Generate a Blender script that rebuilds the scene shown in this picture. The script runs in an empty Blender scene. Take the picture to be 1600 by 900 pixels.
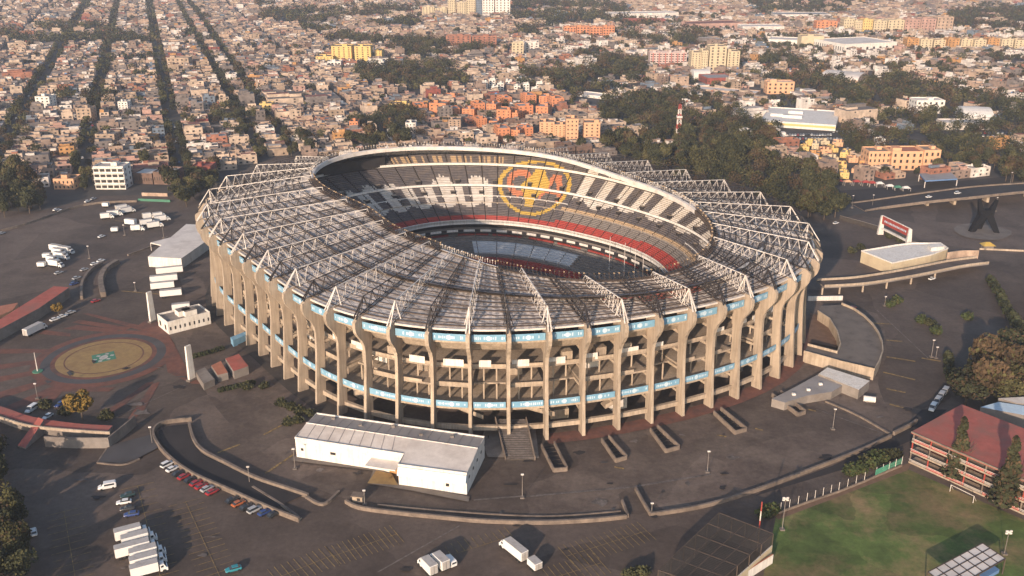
import bpy, math, random
import numpy as np
from mathutils import Vector, noise as NZ
random.seed(7); RG = np.random.default_rng(7)
S = bpy.context.scene
R = math.radians
# ---------------------------------------------------------------- camera, light, sky, exposure
F = 1500.; PIT = R(20.8); CH = 165.
cam = bpy.data.cameras.new('camera'); cam.sensor_width = 36; cam.lens = 36 * F / 1600
cam.clip_end = 30000; cam.clip_start = 1
co_ = bpy.data.objects.new('camera', cam); S.collection.objects.link(co_); S.camera = co_
co_.location = (0, 0, CH); co_.rotation_euler = (math.pi / 2 - PIT, 0, 0)
SUN_AZ = (0.39, 0.921); SUN_EL = R(16)
W = bpy.data.worlds.new('World'); S.world = W; W.use_nodes = True
wn = W.node_tree; sky = wn.nodes.new('ShaderNodeTexSky'); sky.sky_type = 'NISHITA'; sky.sun_disc = False
sky.sun_elevation = SUN_EL; sky.sun_rotation = math.atan2(-SUN_AZ[0], -SUN_AZ[1]) ; sky.dust_density = 1.6; sky.air_density = 1.0; sky.ozone_density = 1.9
wn.links.new(sky.outputs[0], wn.nodes['Background'].inputs[0]); wn.nodes['Background'].inputs[1].default_value = 0.15
sl = bpy.data.lights.new('sun', 'SUN'); sl.energy = 4.4; sl.angle = R(0.7); sl.color = (1.0, 0.77, 0.59)
so = bpy.data.objects.new('sun', sl); S.collection.objects.link(so)
ce = math.cos(SUN_EL); d_ = Vector((SUN_AZ[0] * ce, SUN_AZ[1] * ce, -math.sin(SUN_EL)))
so.rotation_euler = d_.to_track_quat('-Z', 'Y').to_euler(); so.location = (-200, -400, 400)
S.view_settings.view_transform = 'Standard'; S.view_settings.look = 'None'; S.view_settings.gamma = 1
S.view_settings.exposure = 0.47
S.render.engine = 'CYCLES'; S.cycles.max_bounces = 5; S.cycles.diffuse_bounces = 3; S.cycles.volume_bounces = 0

# ---------------------------------------------------------------- surveying helpers (photo pixel -> place on the ground)
def px(x, y, z=0.):
    u = (x - 800) / F; v = (450 - y) / F
    dy = math.cos(PIT) + v * math.sin(PIT); dz = -math.sin(PIT) + v * math.cos(PIT)
    t = (z - CH) / dz
    return (u * t, dy * t)
def proj(X, Y, Z=0.):
    zc = Y * math.cos(PIT) + (CH - Z) * math.sin(PIT); yc = Y * math.sin(PIT) - (CH - Z) * math.cos(PIT)
    return 800 + F * X / zc, 450 - F * yc / zc
def hgt(P, ytop):                       # height whose top shows at photo row ytop above ground point P
    lo, hi = 0., 160.
    for _ in range(30):
        m = (lo + hi) / 2
        if proj(P[0], P[1], m)[1] > ytop: lo = m
        else: hi = m
    return lo
def inpoly(x, y, poly):
    x = np.asarray(x, float); y = np.asarray(y, float); ins = np.zeros(x.shape, bool); n = len(poly)
    for i in range(n):
        x1, y1 = poly[i]; x2, y2 = poly[(i + 1) % n]
        if y1 == y2: continue
        c = ((y1 > y) != (y2 > y)) & (x < (x2 - x1) * (y - y1) / (y2 - y1) + x1)
        ins ^= c
    return ins
def smooth(pts, n=6, closed=False):
    out = []; m = len(pts)
    rng_ = range(m if closed else m - 1)
    for i in rng_:
        if closed: p0, p1, p2, p3 = (pts[(i + j) % m] for j in (-1, 0, 1, 2))
        else: p0, p1, p2, p3 = pts[max(i - 1, 0)], pts[i], pts[i + 1], pts[min(i + 2, m - 1)]
        for k in range(n):
            t = k / n
            out.append(tuple(.5 * (2 * b + (c - a) * t + (2 * a - 5 * b + 4 * c - d) * t * t + (3 * b - a - 3 * c + d) * t ** 3) for a, b, c, d in zip(p0, p1, p2, p3)))
    if not closed: out.append(tuple(pts[-1]))
    return out

# ---------------------------------------------------------------- materials
def mat(name, col, rough=.85, var=.12, scale=.35, metal=0., dirt=None, dscale=.06, bump=0., spec=.3, col2=None, patch=0., streak=0.):
    m = bpy.data.materials.new(name); m.use_nodes = True; nt = m.node_tree; N = nt.nodes; L = nt.links
    b = N['Principled BSDF']; b.inputs['Roughness'].default_value = rough; b.inputs['Metallic'].default_value = metal
    b.inputs['Specular IOR Level'].default_value = spec
    g = N.new('ShaderNodeNewGeometry')
    nz = N.new('ShaderNodeTexNoise'); nz.inputs['Scale'].default_value = scale; nz.inputs['Detail'].default_value = 6; nz.inputs['Roughness'].default_value = .65
    L.new(g.outputs['Position'], nz.inputs['Vector'])
    r = N.new('ShaderNodeValToRGB'); c1 = tuple(c * (1 - var) for c in col); c2 = tuple(min(1, c * (1 + var)) for c in (col2 or col))
    r.color_ramp.elements[0].position = .32; r.color_ramp.elements[1].position = .68
    r.color_ramp.elements[0].color = (*c1, 1); r.color_ramp.elements[1].color = (*c2, 1)
    L.new(nz.outputs[0], r.inputs[0]); out = r.outputs[0]
    if dirt:
        n2 = N.new('ShaderNodeTexNoise'); n2.inputs['Scale'].default_value = dscale; n2.inputs['Detail'].default_value = 8; n2.inputs['Roughness'].default_value = .7
        L.new(g.outputs['Position'], n2.inputs['Vector'])
        rr = N.new('ShaderNodeValToRGB'); rr.color_ramp.elements[0].position = .45; rr.color_ramp.elements[1].position = .66
        L.new(n2.outputs[0], rr.inputs[0])
        mx = N.new('ShaderNodeMixRGB'); mx.inputs[2].default_value = (*dirt, 1)
        L.new(rr.outputs[0], mx.inputs[0]); L.new(out, mx.inputs[1]); out = mx.outputs[0]
    if streak:
        mp = N.new('ShaderNodeMapping'); mp.inputs['Scale'].default_value = (1.3, 1.3, .07); n4 = N.new('ShaderNodeTexNoise'); n4.inputs['Scale'].default_value = 1.1; n4.inputs['Detail'].default_value = 5
        L.new(g.outputs['Position'], mp.inputs['Vector']); L.new(mp.outputs[0], n4.inputs['Vector']); m4 = N.new('ShaderNodeMapRange'); m4.inputs['From Min'].default_value = .38; m4.inputs['From Max'].default_value = .62; m4.inputs['To Min'].default_value = 1 - streak; m4.inputs['To Max'].default_value = 1.06
        L.new(n4.outputs[0], m4.inputs[0]); s4 = N.new('ShaderNodeVectorMath'); s4.operation = 'SCALE'; L.new(out, s4.inputs[0]); L.new(m4.outputs[0], s4.inputs['Scale']); out = s4.outputs[0]
    if patch:
        vo = N.new('ShaderNodeTexVoronoi'); vo.inputs['Scale'].default_value = patch; nd = N.new('ShaderNodeTexNoise'); nd.inputs['Scale'].default_value = patch * 2; nd.inputs['Detail'].default_value = 4
        va = N.new('ShaderNodeVectorMath'); va.operation = 'SCALE'; va.inputs['Scale'].default_value = 9.; vb = N.new('ShaderNodeVectorMath'); vb.operation = 'ADD'
        L.new(g.outputs['Position'], nd.inputs['Vector']); L.new(nd.outputs['Color'], va.inputs[0]); L.new(va.outputs[0], vb.inputs[0]); L.new(g.outputs['Position'], vb.inputs[1]); L.new(vb.outputs[0], vo.inputs['Vector'])
        sp = N.new('ShaderNodeSeparateColor'); L.new(vo.outputs['Color'], sp.inputs[0]); mr = N.new('ShaderNodeMapRange'); mr.inputs['To Min'].default_value = .78; mr.inputs['To Max'].default_value = 1.22; L.new(sp.outputs[0], mr.inputs[0])
        n3 = N.new('ShaderNodeTexNoise'); n3.inputs['Scale'].default_value = .55; n3.inputs['Detail'].default_value = 9; n3.inputs['Roughness'].default_value = .8; L.new(g.outputs['Position'], n3.inputs['Vector'])
        m3 = N.new('ShaderNodeMapRange'); m3.inputs['From Min'].default_value = .3; m3.inputs['From Max'].default_value = .7; m3.inputs['To Min'].default_value = .72; m3.inputs['To Max'].default_value = 1.28; L.new(n3.outputs[0], m3.inputs[0])
        mu = N.new('ShaderNodeMath'); mu.operation = 'MULTIPLY'; L.new(mr.outputs[0], mu.inputs[0]); L.new(m3.outputs[0], mu.inputs[1])
        ms = N.new('ShaderNodeVectorMath'); ms.operation = 'SCALE'; L.new(out, ms.inputs[0]); L.new(mu.outputs[0], ms.inputs['Scale']); out = ms.outputs[0]
    L.new(out, b.inputs['Base Color'])
    if bump:
        bp = N.new('ShaderNodeBump'); bp.inputs['Strength'].default_value = bump; bp.inputs['Distance'].default_value = .3
        L.new(nz.outputs[0], bp.inputs['Height']); L.new(bp.outputs[0], b.inputs['Normal'])
    return m
M = {}
def mk(n, *a, **k): M[n] = mat(n, *a, **k)
mk('asphalt', (.086, .064, .052), .92, .30, .05, patch=.022, dirt=(.128, .097, .078), dscale=.02, bump=.1)
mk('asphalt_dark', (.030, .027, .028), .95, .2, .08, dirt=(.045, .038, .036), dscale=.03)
mk('asphalt_plaza', (.094, .070, .057), .92, .26, .12, patch=.03, dirt=(.152, .117, .094), dscale=.045)
mk('city_ground', (.060, .055, .052), .95, .25, .06, dirt=(.10, .085, .07), dscale=.02)
mk('brick_paving', (.17, .073, .052), .9, .2, .4, dirt=(.085, .057, .050), dscale=.08)
mk('tan_paving', (.30, .20, .085), .9, .12, .5, dirt=(.24, .15, .07), dscale=.15)
mk('grey_paving', (.085, .080, .082), .9, .15, .4, dirt=(.06, .056, .056), dscale=.1)
mk('pale_paving', (.17, .145, .125), .9, .18, .4, dirt=(.10, .085, .075), dscale=.2)
mk('green_paint', (.07, .20, .13), .8, .1, .5)
mk('white_paint', (.50, .47, .43), .8, .12, .8, dirt=(.28, .25, .22), dscale=.4)
mk('yellow_line', (.30, .20, .075), .9, .3, 1.5, dirt=(.075, .06, .052), dscale=.7)
mk('stain_pale', (.16, .135, .12), .95, .3, .8, dirt=(.07, .058, .052), dscale=.3)
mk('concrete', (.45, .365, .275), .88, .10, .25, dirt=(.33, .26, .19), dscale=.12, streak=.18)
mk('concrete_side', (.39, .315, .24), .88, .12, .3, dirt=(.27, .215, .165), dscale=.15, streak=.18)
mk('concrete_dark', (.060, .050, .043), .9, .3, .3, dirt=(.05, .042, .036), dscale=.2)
mk('concrete_grey', (.24, .21, .185), .9, .15, .3, dirt=(.16, .135, .115), dscale=.1)
mk('kerb', (.21, .165, .13), .9, .22, .5, dirt=(.12, .095, .078), dscale=.2)
mk('white_steel', (.66, .61, .56), .55, .08, .6, dirt=(.50, .44, .38), dscale=.3)
mk('black_steel', (.030, .026, .026), .6, .3, .5)
mk('brown_steel', (.085, .062, .048), .8, .3, .6)
mk('roof_sheet', (.52, .475, .44), .9, .2, .18, spec=.1, dirt=(.34, .305, .28), dscale=.16)
mk('roof_sheet_old', (.42, .375, .34), .9, .22, .25, spec=.1, dirt=(.25, .22, .195), dscale=.2)
mk('roof_red', (.40, .09, .07), .7, .2, .3, dirt=(.31, .26, .23), dscale=.3)
mk('banner_blue', (.17, .34, .47), .6, .12, .5, dirt=(.22, .38, .49), dscale=.3)
mk('banner_white', (.50, .62, .70), .6, .08, .8)
mk('seat_dark', (.095, .086, .090), .7, .2, .8, dirt=(.15, .125, .11), dscale=.25)
mk('seat_grey', (.20, .175, .155), .8, .2, .8)
mk('seat_white', (.56, .52, .47), .7, .12, .8, dirt=(.40, .35, .29), dscale=.4)
mk('seat_red', (.34, .060, .048), .6, .12, .6)
mk('seat_orange', (.44, .17, .09), .6, .12, .8)
mk('seat_yellow', (.46, .31, .07), .6, .12, .8)
mk('seat_tarp', (.56, .57, .58), .6, .1, .5)
mk('step_tan', (.40, .29, .18), .85, .15, .4)
mk('glass', (.035, .042, .050), .15, .3, .5, spec=.6)
mk('window_dark', (.035, .032, .032), .35, .3, .5)
mk('white_wall', (.74, .70, .64), .95, .05, .3, spec=.08, streak=.12, dirt=(.62, .57, .50), dscale=.3)
mk('white_roof', (.68, .62, .56), 1., .1, .2, spec=.04, dirt=(.52, .46, .41), dscale=.08)
mk('grey_roof', (.32, .30, .29), .7, .1, .2, dirt=(.24, .22, .21), dscale=.1)
mk('red_roof', (.38, .115, .09), .95, .15, .3, spec=.1, dirt=(.28, .125, .10), dscale=.12)
mk('red_steel', (.34, .06, .045), .6, .15, .5)
mk('terracotta', (.38, .15, .09), .85, .15, .4)
mk('grass', (.078, .112, .027), .95, .3, .12, patch=.05, dirt=(.235, .165, .080), dscale=.05, bump=.2)
mk('grass_dark', (.030, .047, .020), .95, .2, .3)
mk('grass_green', (.10, .17, .06), .95, .2, .3)
mk('soil', (.17, .105, .070), .95, .2, .4)
mk('leaf_dark', (.030, .034, .019), .95, .5, .07, col2=(.050, .052, .026), spec=.1)
mk('leaf_mid', (.056, .060, .025), .95, .5, .07, col2=(.095, .086, .036), spec=.1)
mk('leaf_brown', (.058, .042, .025), .95, .5, .07, col2=(.090, .060, .034), spec=.1)
mk('leaf_yellow', (.20, .125, .025), .9, .35, .3)
mk('leaf_hedge', (.045, .060, .018), .9, .35, .4)
mk('bark', (.10, .075, .055), .95, .2, 1.)
mk('net', (.06, .052, .045), .9, .2, 1.)
mk('green_net', (.07, .26, .17), .8, .2, .6)
mk('monument_black', (.012, .012, .014), .9, .2, .5, spec=.05)
mk('tyre', (.02, .02, .02), .9, .1, 1.)
for n, c in dict(white=(.74, .73, .70), silver=(.38, .38, .38), black=(.025, .026, .03), red=(.34, .025, .03), blue=(.03, .06, .20), darkgreen=(.02, .05, .05), teal=(.03, .22, .26), orange=(.42, .12, .04), cream=(.62, .56, .46)).items():
    mk('car_' + n, c, .35, .04, .5, spec=.5)
mk('trailer_roof', (.46, .43, .40), .7, .1, .5, dirt=(.33, .30, .27), dscale=.5)
PAL = dict(cream=(.54, .42, .32), tan=(.45, .325, .24), sand=(.40, .30, .22), pink=(.45, .28, .225), concrete_block=(.28, .205, .165), grey=(.20, .17, .155), white=(.68, .62, .56),
           brick=(.33, .15, .10), ochre=(.50, .27, .11), brown=(.17, .11, .085), bluegrey=(.16, .20, .25), red_wall=(.28, .085, .065))
HN = list(PAL)
for n, c in PAL.items(): mk('house_' + n, c, .9, .3, .10, dirt=tuple(v * .62 for v in c), dscale=.25)
RN = ['flat_grey', 'flat_tan', 'flat_brown', 'flat_pale', 'flat_red']
for n, c in zip(RN, ((.18, .155, .14), (.29, .215, .165), (.11, .09, .08), (.46, .40, .35), (.24, .10, .075))): mk(n, c, .92, .22, .2, dirt=tuple(v * .65 for v in c), dscale=.3)
mk('yellow_wall', (.62, .44, .17), .85, .08, .3); mk('orange_wall', (.56, .235, .12), .85, .12, .3, dirt=(.48, .19, .09), dscale=.2)
mk('peach_wall', (.62, .36, .21), .85, .08, .3); mk('beige_wall', (.54, .45, .30), .85, .08, .3, dirt=(.46, .37, .25), dscale=.2)
mk('pink_wall', (.58, .44, .40), .85, .08, .3); mk('steel_blue', (.12, .22, .40), .6, .15, .5)

# ---------------------------------------------------------------- object helpers
COL = S.collection
def link(o, parent=None):
    COL.objects.link(o)
    if parent is not None:
        o.parent = parent; o.matrix_parent_inverse.identity()
    return o
def tag(o, label=None, cat=None, group=None, kind=None):
    if label: o['label'] = label
    if cat: o['category'] = cat
    if group: o['group'] = group
    if kind: o['kind'] = kind
    return o
def thing(name, label, cat, loc=(0, 0, 0), rz=0., group=None):
    o = bpy.data.objects.new(name, None); o.empty_display_size = .5; link(o); o.location = loc; o.rotation_euler = (0, 0, rz)
    return tag(o, label, cat, group)
class MB:
    def __init__(s): s.v = []; s.f = []; s.m = []; s.names = []
    def mi(s, n):
        if n not in s.names: s.names.append(n)
        return s.names.index(n)
    def poly(s, pts, m):
        i = len(s.v); s.v += [tuple(p) for p in pts]; s.f.append(tuple(range(i, i + len(pts)))); s.m.append(s.mi(m))
    def hexa(s, b, t, m, mt=None, bottom=True):   # b, t: 4 bottom and 4 top corners, same winding (ccw from above)
        i = len(s.v); s.v += [tuple(p) for p in b] + [tuple(p) for p in t]; k = s.mi(m); kt = s.mi(mt) if mt else k
        for a in range(4): s.f.append((i + a, i + (a + 1) % 4, i + 4 + (a + 1) % 4, i + 4 + a)); s.m.append(k)
        s.f.append((i + 4, i + 5, i + 6, i + 7)); s.m.append(kt)
        if bottom: s.f.append((i + 3, i + 2, i + 1, i)); s.m.append(k)
    def box(s, c, sz, m, rz=0., mt=None):        # c = centre of the base
        cx, cy, cz = c; w, d, h = sz[0] / 2, sz[1] / 2, sz[2]; ca, sa = math.cos(rz), math.sin(rz)
        q = [(cx + x * ca - y * sa, cy + x * sa + y * ca) for x, y in ((-w, -d), (w, -d), (w, d), (-w, d))]
        s.hexa([(*p, cz) for p in q], [(*p, cz + h) for p in q], m, mt)
    def bar(s, a, b, w, m, w2=None):
        a = Vector(a); b = Vector(b); d = b - a
        if d.length < 1e-6: return
        d.normalize(); up = Vector((0, 0, 1)) if abs(d.z) < .95 else Vector((1, 0, 0))
        x = d.cross(up).normalized(); y = x.cross(d).normalized(); w2 = w2 or w
        def c(p, r): return [p + x * sx * r / 2 + y * sy * r / 2 for sx, sy in ((-1, -1), (1, -1), (1, 1), (-1, 1))]
        s.hexa(c(a, w), c(b, w2), m)
    def cyl(s, a, b, r, m, n=10, r2=None):
        a = Vector(a); b = Vector(b); d = (b - a).normalized(); up = Vector((0, 0, 1)) if abs(d.z) < .95 else Vector((1, 0, 0))
        x = d.cross(up).normalized(); y = x.cross(d).normalized(); r2 = r if r2 is None else r2
        i = len(s.v); k = s.mi(m)
        for p, q in ((a, r), (b, r2)):
            for j in range(n): t = 2 * math.pi * j / n; s.v.append(tuple(p + x * math.cos(t) * q + y * math.sin(t) * q))
        for j in range(n): s.f.append((i + j, i + (j + 1) % n, i + n + (j + 1) % n, i + n + j)); s.m.append(k)
        s.f.append(tuple(i + n + j for j in range(n))); s.m.append(k); s.f.append(tuple(i + j for j in reversed(range(n)))); s.m.append(k)
    def prism(s, pts, z0, z1, m, mt=None):
        a = sum(pts[i][0] * pts[(i + 1) % len(pts)][1] - pts[(i + 1) % len(pts)][0] * pts[i][1] for i in range(len(pts)))
        if a < 0: pts = pts[::-1]
        i = len(s.v); n = len(pts); s.v += [(*p, z0) for p in pts] + [(*p, z1) for p in pts]; k = s.mi(m)
        for j in range(n): s.f.append((i + j, i + (j + 1) % n, i + n + (j + 1) % n, i + n + j)); s.m.append(k)
        s.f.append(tuple(i + n + j for j in range(n))); s.m.append(s.mi(mt) if mt else k)
        s.f.append(tuple(i + j for j in reversed(range(n)))); s.m.append(k)
    def wall(s, pts, h, w, m, mt=None, z0=0., closed=False):   # ribbon wall along a ground polyline
        n = len(pts); L = []
        for i, p in enumerate(pts):
            a = pts[i - 1] if (i > 0 or closed) else p; b = pts[(i + 1) % n] if (i < n - 1 or closed) else p
            t = Vector((b[0] - a[0], b[1] - a[1])); t.normalize(); L.append(((p[0] - t.y * w / 2, p[1] + t.x * w / 2), (p[0] + t.y * w / 2, p[1] - t.x * w / 2)))
        hh = h if hasattr(h, '__len__') else [h] * n; zz = z0 if hasattr(z0, '__len__') else [z0] * n
        for i in range(n if closed else n - 1):
            j = (i + 1) % n; (l0, r0), (l1, r1) = L[i], L[j]
            s.hexa([(*r0, zz[i]), (*r1, zz[j]), (*l1, zz[j]), (*l0, zz[i])], [(*r0, zz[i] + hh[i]), (*r1, zz[j] + hh[j]), (*l1, zz[j] + hh[j]), (*l0, zz[i] + hh[i])], m, mt)
    def mesh(s, name):
        me = bpy.data.meshes.new(name); me.from_pydata(s.v, [], s.f)
        for n in s.names: me.materials.append(M[n])
        me.polygons.foreach_set('material_index', s.m); me.update(); return me
    def build(s, name, parent=None, **k):
        o = bpy.data.objects.new(name, s.mesh(name)); link(o, parent); return tag(o, **k)
def npmesh(name, V, Q, mi, names):      # quads in numpy
    me = bpy.data.meshes.new(name); nv = len(V); nq = len(Q)
    me.vertices.add(nv); me.vertices.foreach_set('co', np.asarray(V, np.float32).ravel())
    me.loops.add(nq * 4); me.loops.foreach_set('vertex_index', np.asarray(Q, np.int32).ravel())
    me.polygons.add(nq); me.polygons.foreach_set('loop_start', np.arange(0, nq * 4, 4, dtype=np.int32))
    me.polygons.foreach_set('loop_total', np.full(nq, 4, np.int32))
    me.polygons.foreach_set('material_index', np.asarray(mi, np.int32))
    for n in names: me.materials.append(M[n])
    me.update(calc_edges=True); me.polygons.foreach_set('use_smooth', np.zeros(nq, bool)); me.validate(); return me
def copytree(o, parent=None, **k):
    c = o.copy(); COL.objects.link(c)
    if parent is not None: c.parent = parent
    for ch in list(o.children): copytree(ch, c)
    return c
LAY = [0]
def sheet(name, pts, m, ppx=True, z=None, kind='structure', parent=None, sm=0, **k):
    if sm: pts = smooth(pts, sm, True)
    P = [px(*p) for p in pts] if ppx else pts
    LAY[0] += 1; zz = z if z is not None else .02 + .006 * LAY[0]
    b = MB(); a = sum(P[i][0] * P[(i + 1) % len(P)][1] - P[(i + 1) % len(P)][0] * P[i][1] for i in range(len(P)))
    if a < 0: P = P[::-1]
    b.poly([(*p, zz) for p in P], m); return b.build(name, parent, kind=kind, **k)

# ---------------------------------------------------------------- SETTING: ground, paved areas
g = MB(); g.poly([(-9000, -2500, 0), (9000, -2500, 0), (9000, 16000, 0), (-9000, 16000, 0)], 'city_ground'); g.build('ground', kind='structure')
sheet('car_park_asphalt', [(-420, 330), (60, 330), (160, 306), (262, 304), (330, 290), (430, 245), (940, 240), (1130, 280), (1300, 345), (1340, 335), (1600, 300), (1990, 300), (2100, 900), (2000, 1300), (-200, 1300), (-700, 900)], 'asphalt')
O4 = smooth([(620, 800), (500, 765), (420, 715), (340, 640), (300, 560), (290, 470), (330, 400), (800, 380), (1290, 430), (1370, 490), (1385, 550), (1372, 600), (1390, 675), (1290, 722), (1180, 765), (1080, 793), (960, 806), (850, 813), (720, 808)], 5, True)
sheet('stadium_apron', O4, 'asphalt_plaza')
sheet('football_pitch', [(1213, 806), (1418, 733), (1640, 830), (1700, 940), (1180, 960)], 'grass')
sheet('pitch_edge_path', [(1204, 800), (1222, 798), (1425, 722), (1418, 735), (1216, 812)], 'soil')
sheet('city_road', [(1180, 775), (1330, 730), (1420, 690), (1480, 640), (1440, 640), (1400, 680), (1300, 728), (1190, 768)], 'asphalt_dark')

# ---- roundabout with its brick fans
CC = px(163, 559); CR = math.hypot(px(233, 558)[0] - px(92, 558)[0], 0) / 2
def ring(name, c, r0, r1, m, n=72, **k):
    LAY[0] += 1; z = .02 + .006 * LAY[0]; b = MB()
    for i in range(n):
        a, e = 2 * math.pi * i / n, 2 * math.pi * (i + 1) / n
        b.poly([(c[0] + r0 * math.cos(a), c[1] + r0 * math.sin(a), z), (c[0] + r1 * math.cos(a), c[1] + r1 * math.sin(a), z), (c[0] + r1 * math.cos(e), c[1] + r1 * math.sin(e), z), (c[0] + r0 * math.cos(e), c[1] + r0 * math.sin(e), z)], m)
    return b.build(name, kind='structure', **k)
for st in ([(-30, 574), (95, 557), (95, 563), (-30, 582)], [(-30, 594), (97, 571), (97, 577), (-30, 603)], [(-20, 618), (105, 583), (108, 589), (-20, 630)], [(-20, 648), (90, 600), (112, 597), (112, 603), (-20, 660)],
           [(-10, 545), (92, 546), (92, 551), (-10, 553)], [(70, 516), (110, 521), (110, 526), (60, 522)], [(98, 514), (120, 508), (185, 515), (180, 520)], [(112, 504), (125, 500), (205, 512), (195, 517)], [(128, 490), (136, 489), (240, 514), (225, 518)],
           [(214, 510), (236, 494), (244, 500), (262, 520), (300, 590), (318, 600), (300, 600), (262, 582), (252, 530)], [(165, 643), (230, 598), (240, 597), (175, 648)], [(200, 655), (238, 600), (250, 597), (226, 640), (208, 657)], [(60, 640), (88, 605), (180, 606), (170, 612), (98, 612), (70, 642)]):
    sheet('brick_stripe', st, 'brick_paving')
ring('outer_brick_ring', CC, CR * 1.30, CR * 1.50, 'brick_paving')
ring('roundabout_lane', CC, CR * 1.08, CR * 1.30, 'grey_paving')
ring('inner_brick_ring', CC, CR * .99, CR * 1.10, 'brick_paving')
LAY[0] += 1; zz = .02 + .006 * LAY[0]; b = MB(); b.poly([(CC[0] + CR * math.cos(a), CC[1] + CR * math.sin(a), zz) for a in np.linspace(0, 2 * math.pi, 72, endpoint=False)], 'tan_paving'); b.build('roundabout_island', kind='structure')
ring('island_groove', CC, CR * .80, CR * .83, 'brick_paving')
sheet('emblem_field', [(143, 556), (178, 549), (182, 561), (146, 569)], 'green_paint')
e = MB(); LAY[0] += 1; zz = .02 + .006 * LAY[0]; ec = px(162, 559)
e.poly([(ec[0] + 1.6 * math.cos(a), ec[1] + 2.2 * math.sin(a), zz) for a in np.linspace(0, 2 * math.pi, 16, endpoint=False)], 'white_paint')
for dx, dy in ((-2.6, 1.2), (2.6, 2.2), (-2.6, -2.2), (2.4, -1.2), (0, 3.4), (0, -3.4)):
    e.poly([(ec[0] + dx - .7, ec[1] + dy - .6, zz), (ec[0] + dx + .7, ec[1] + dy - .6, zz), (ec[0] + dx + .7, ec[1] + dy + .6, zz), (ec[0] + dx - .7, ec[1] + dy + .6, zz)], 'white_paint')
e.build('emblem_mark', kind='structure')
# ---- painted parking lines and stains
ln = MB(); LAY[0] += 1; zl = .02 + .006 * LAY[0]
def line(p, q, w=.16, m='yellow_line', b=ln, z=None):
    P = Vector(px(*p)); Q = Vector(px(*q)); t = (Q - P).normalized(); n = Vector((-t.y, t.x)) * w / 2; z_ = zl if z is None else z
    b.poly([(*(P + n), z_), (*(P - n), z_), (*(Q - n), z_), (*(Q + n), z_)], m)
def stalls(p, q, n, L=5., w=.18, both=True):
    P = Vector(px(*p)); Q = Vector(px(*q)); t = (Q - P).normalized(); nn = Vector((-t.y, t.x)); line(p, q, .14)
    for i in range(n + 1):
        C = P + (Q - P) * i / n; a = C - nn * (L if both else 0); c = C + nn * L; h = t * w / 2
        ln.poly([(*(a - h), zl + .006), (*(a + h), zl + .006), (*(c + h), zl + .006), (*(c - h), zl + .006)], 'yellow_line')
stalls((345, 905), (290, 785), 14); stalls((118, 905), (100, 800), 10); stalls((520, 870), (620, 835), 12); stalls((885, 870), (1010, 830), 14); stalls((250, 900), (215, 760), 12)
stalls((705, 868), (800, 838), 9, both=False); stalls((860, 905), (940, 880), 9); stalls((430, 905), (520, 868), 9)
for p, q in (((1385, 532), (1410, 534)), ((1385, 558), (1430, 565)), ((1380, 582), (1430, 594)), ((1385, 608), (1415, 614)), ((1360, 505), (1395, 507)), ((1390, 632), (1420, 640)), ((1440, 560), (1470, 565))): line(p, q, 1.0)
for p, q in (((412, 680), (440, 665)), ((415, 740), (460, 710)), ((340, 708), (375, 695)), ((1262, 640), (1275, 643)), ((960, 730), (975, 733)), ((1180, 670), (1192, 673)), ((1120, 680), (1135, 683)), ((180, 345), (260, 352)), ((190, 455), (270, 462))): line(p, q, .8)
ln.build('parking_lines', kind='structure')
ro = MB(); LAY[0] += 2; zl2 = .02 + .006 * LAY[0]
for p, q, w in (((718, 822), (590, 895), .5), ((818, 777), (985, 762), .9), ((985, 762), (1110, 742), .9), ((740, 782), (816, 776), .8), ((1370, 485), (1450, 560), .5), ((295, 600), (165, 660), .3), ((1275, 640), (1392, 682), .5)): line(p, q, w, 'stain_pale', ro, zl2)
ro.build('concrete_strip', kind='structure')
for i, (x, y, a, c) in enumerate([(280, 605, 16, 4), (222, 645, 14, 5), (940, 785, 18, 8), (905, 708, 10, 4), (990, 690, 8, 3), (1145, 716, 10, 4), (952, 756, 6, 2), (1075, 757, 5, 4), (1065, 680, 6, 2), (1290, 715, 12, 4), (1390, 705, 10, 4), (770, 700, 12, 9), (560, 740, 10, 3), (500, 735, 8, 3), (775, 812, 8, 3), (1420, 640, 9, 3), (1010, 640, 8, 3), (1085, 395, 5, 2)]):
    pts = []
    for j in range(12): t = j / 12 * 2 * math.pi; k = random.uniform(.45, 1.15); pts.append((x + a * k * math.cos(t), y + c * k * math.sin(t)))
    sheet('asphalt_patch', pts, 'stain_pale' if i % 3 else 'asphalt_dark', sm=3)

rp_ = random.Random(31)
for i in range(60):
    x, y = rp_.uniform(60, 1400), rp_.uniform(560, 895)
    if (300 < x < 1290 and y < 700) or (y < 790 and 440 < x < 770) or x > 1150 and y > 700: continue
    a, c = rp_.uniform(3, 14), rp_.uniform(1, 4); pts = []
    for j in range(9): t = j / 9 * 2 * math.pi; k = rp_.uniform(.4, 1.15); pts.append((x + a * k * math.cos(t), y + c * k * math.sin(t)))
    sheet('asphalt_patch', pts, rp_.choice(['stain_pale', 'asphalt_dark', 'asphalt_dark', 'grey_paving']), sm=2)

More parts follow.
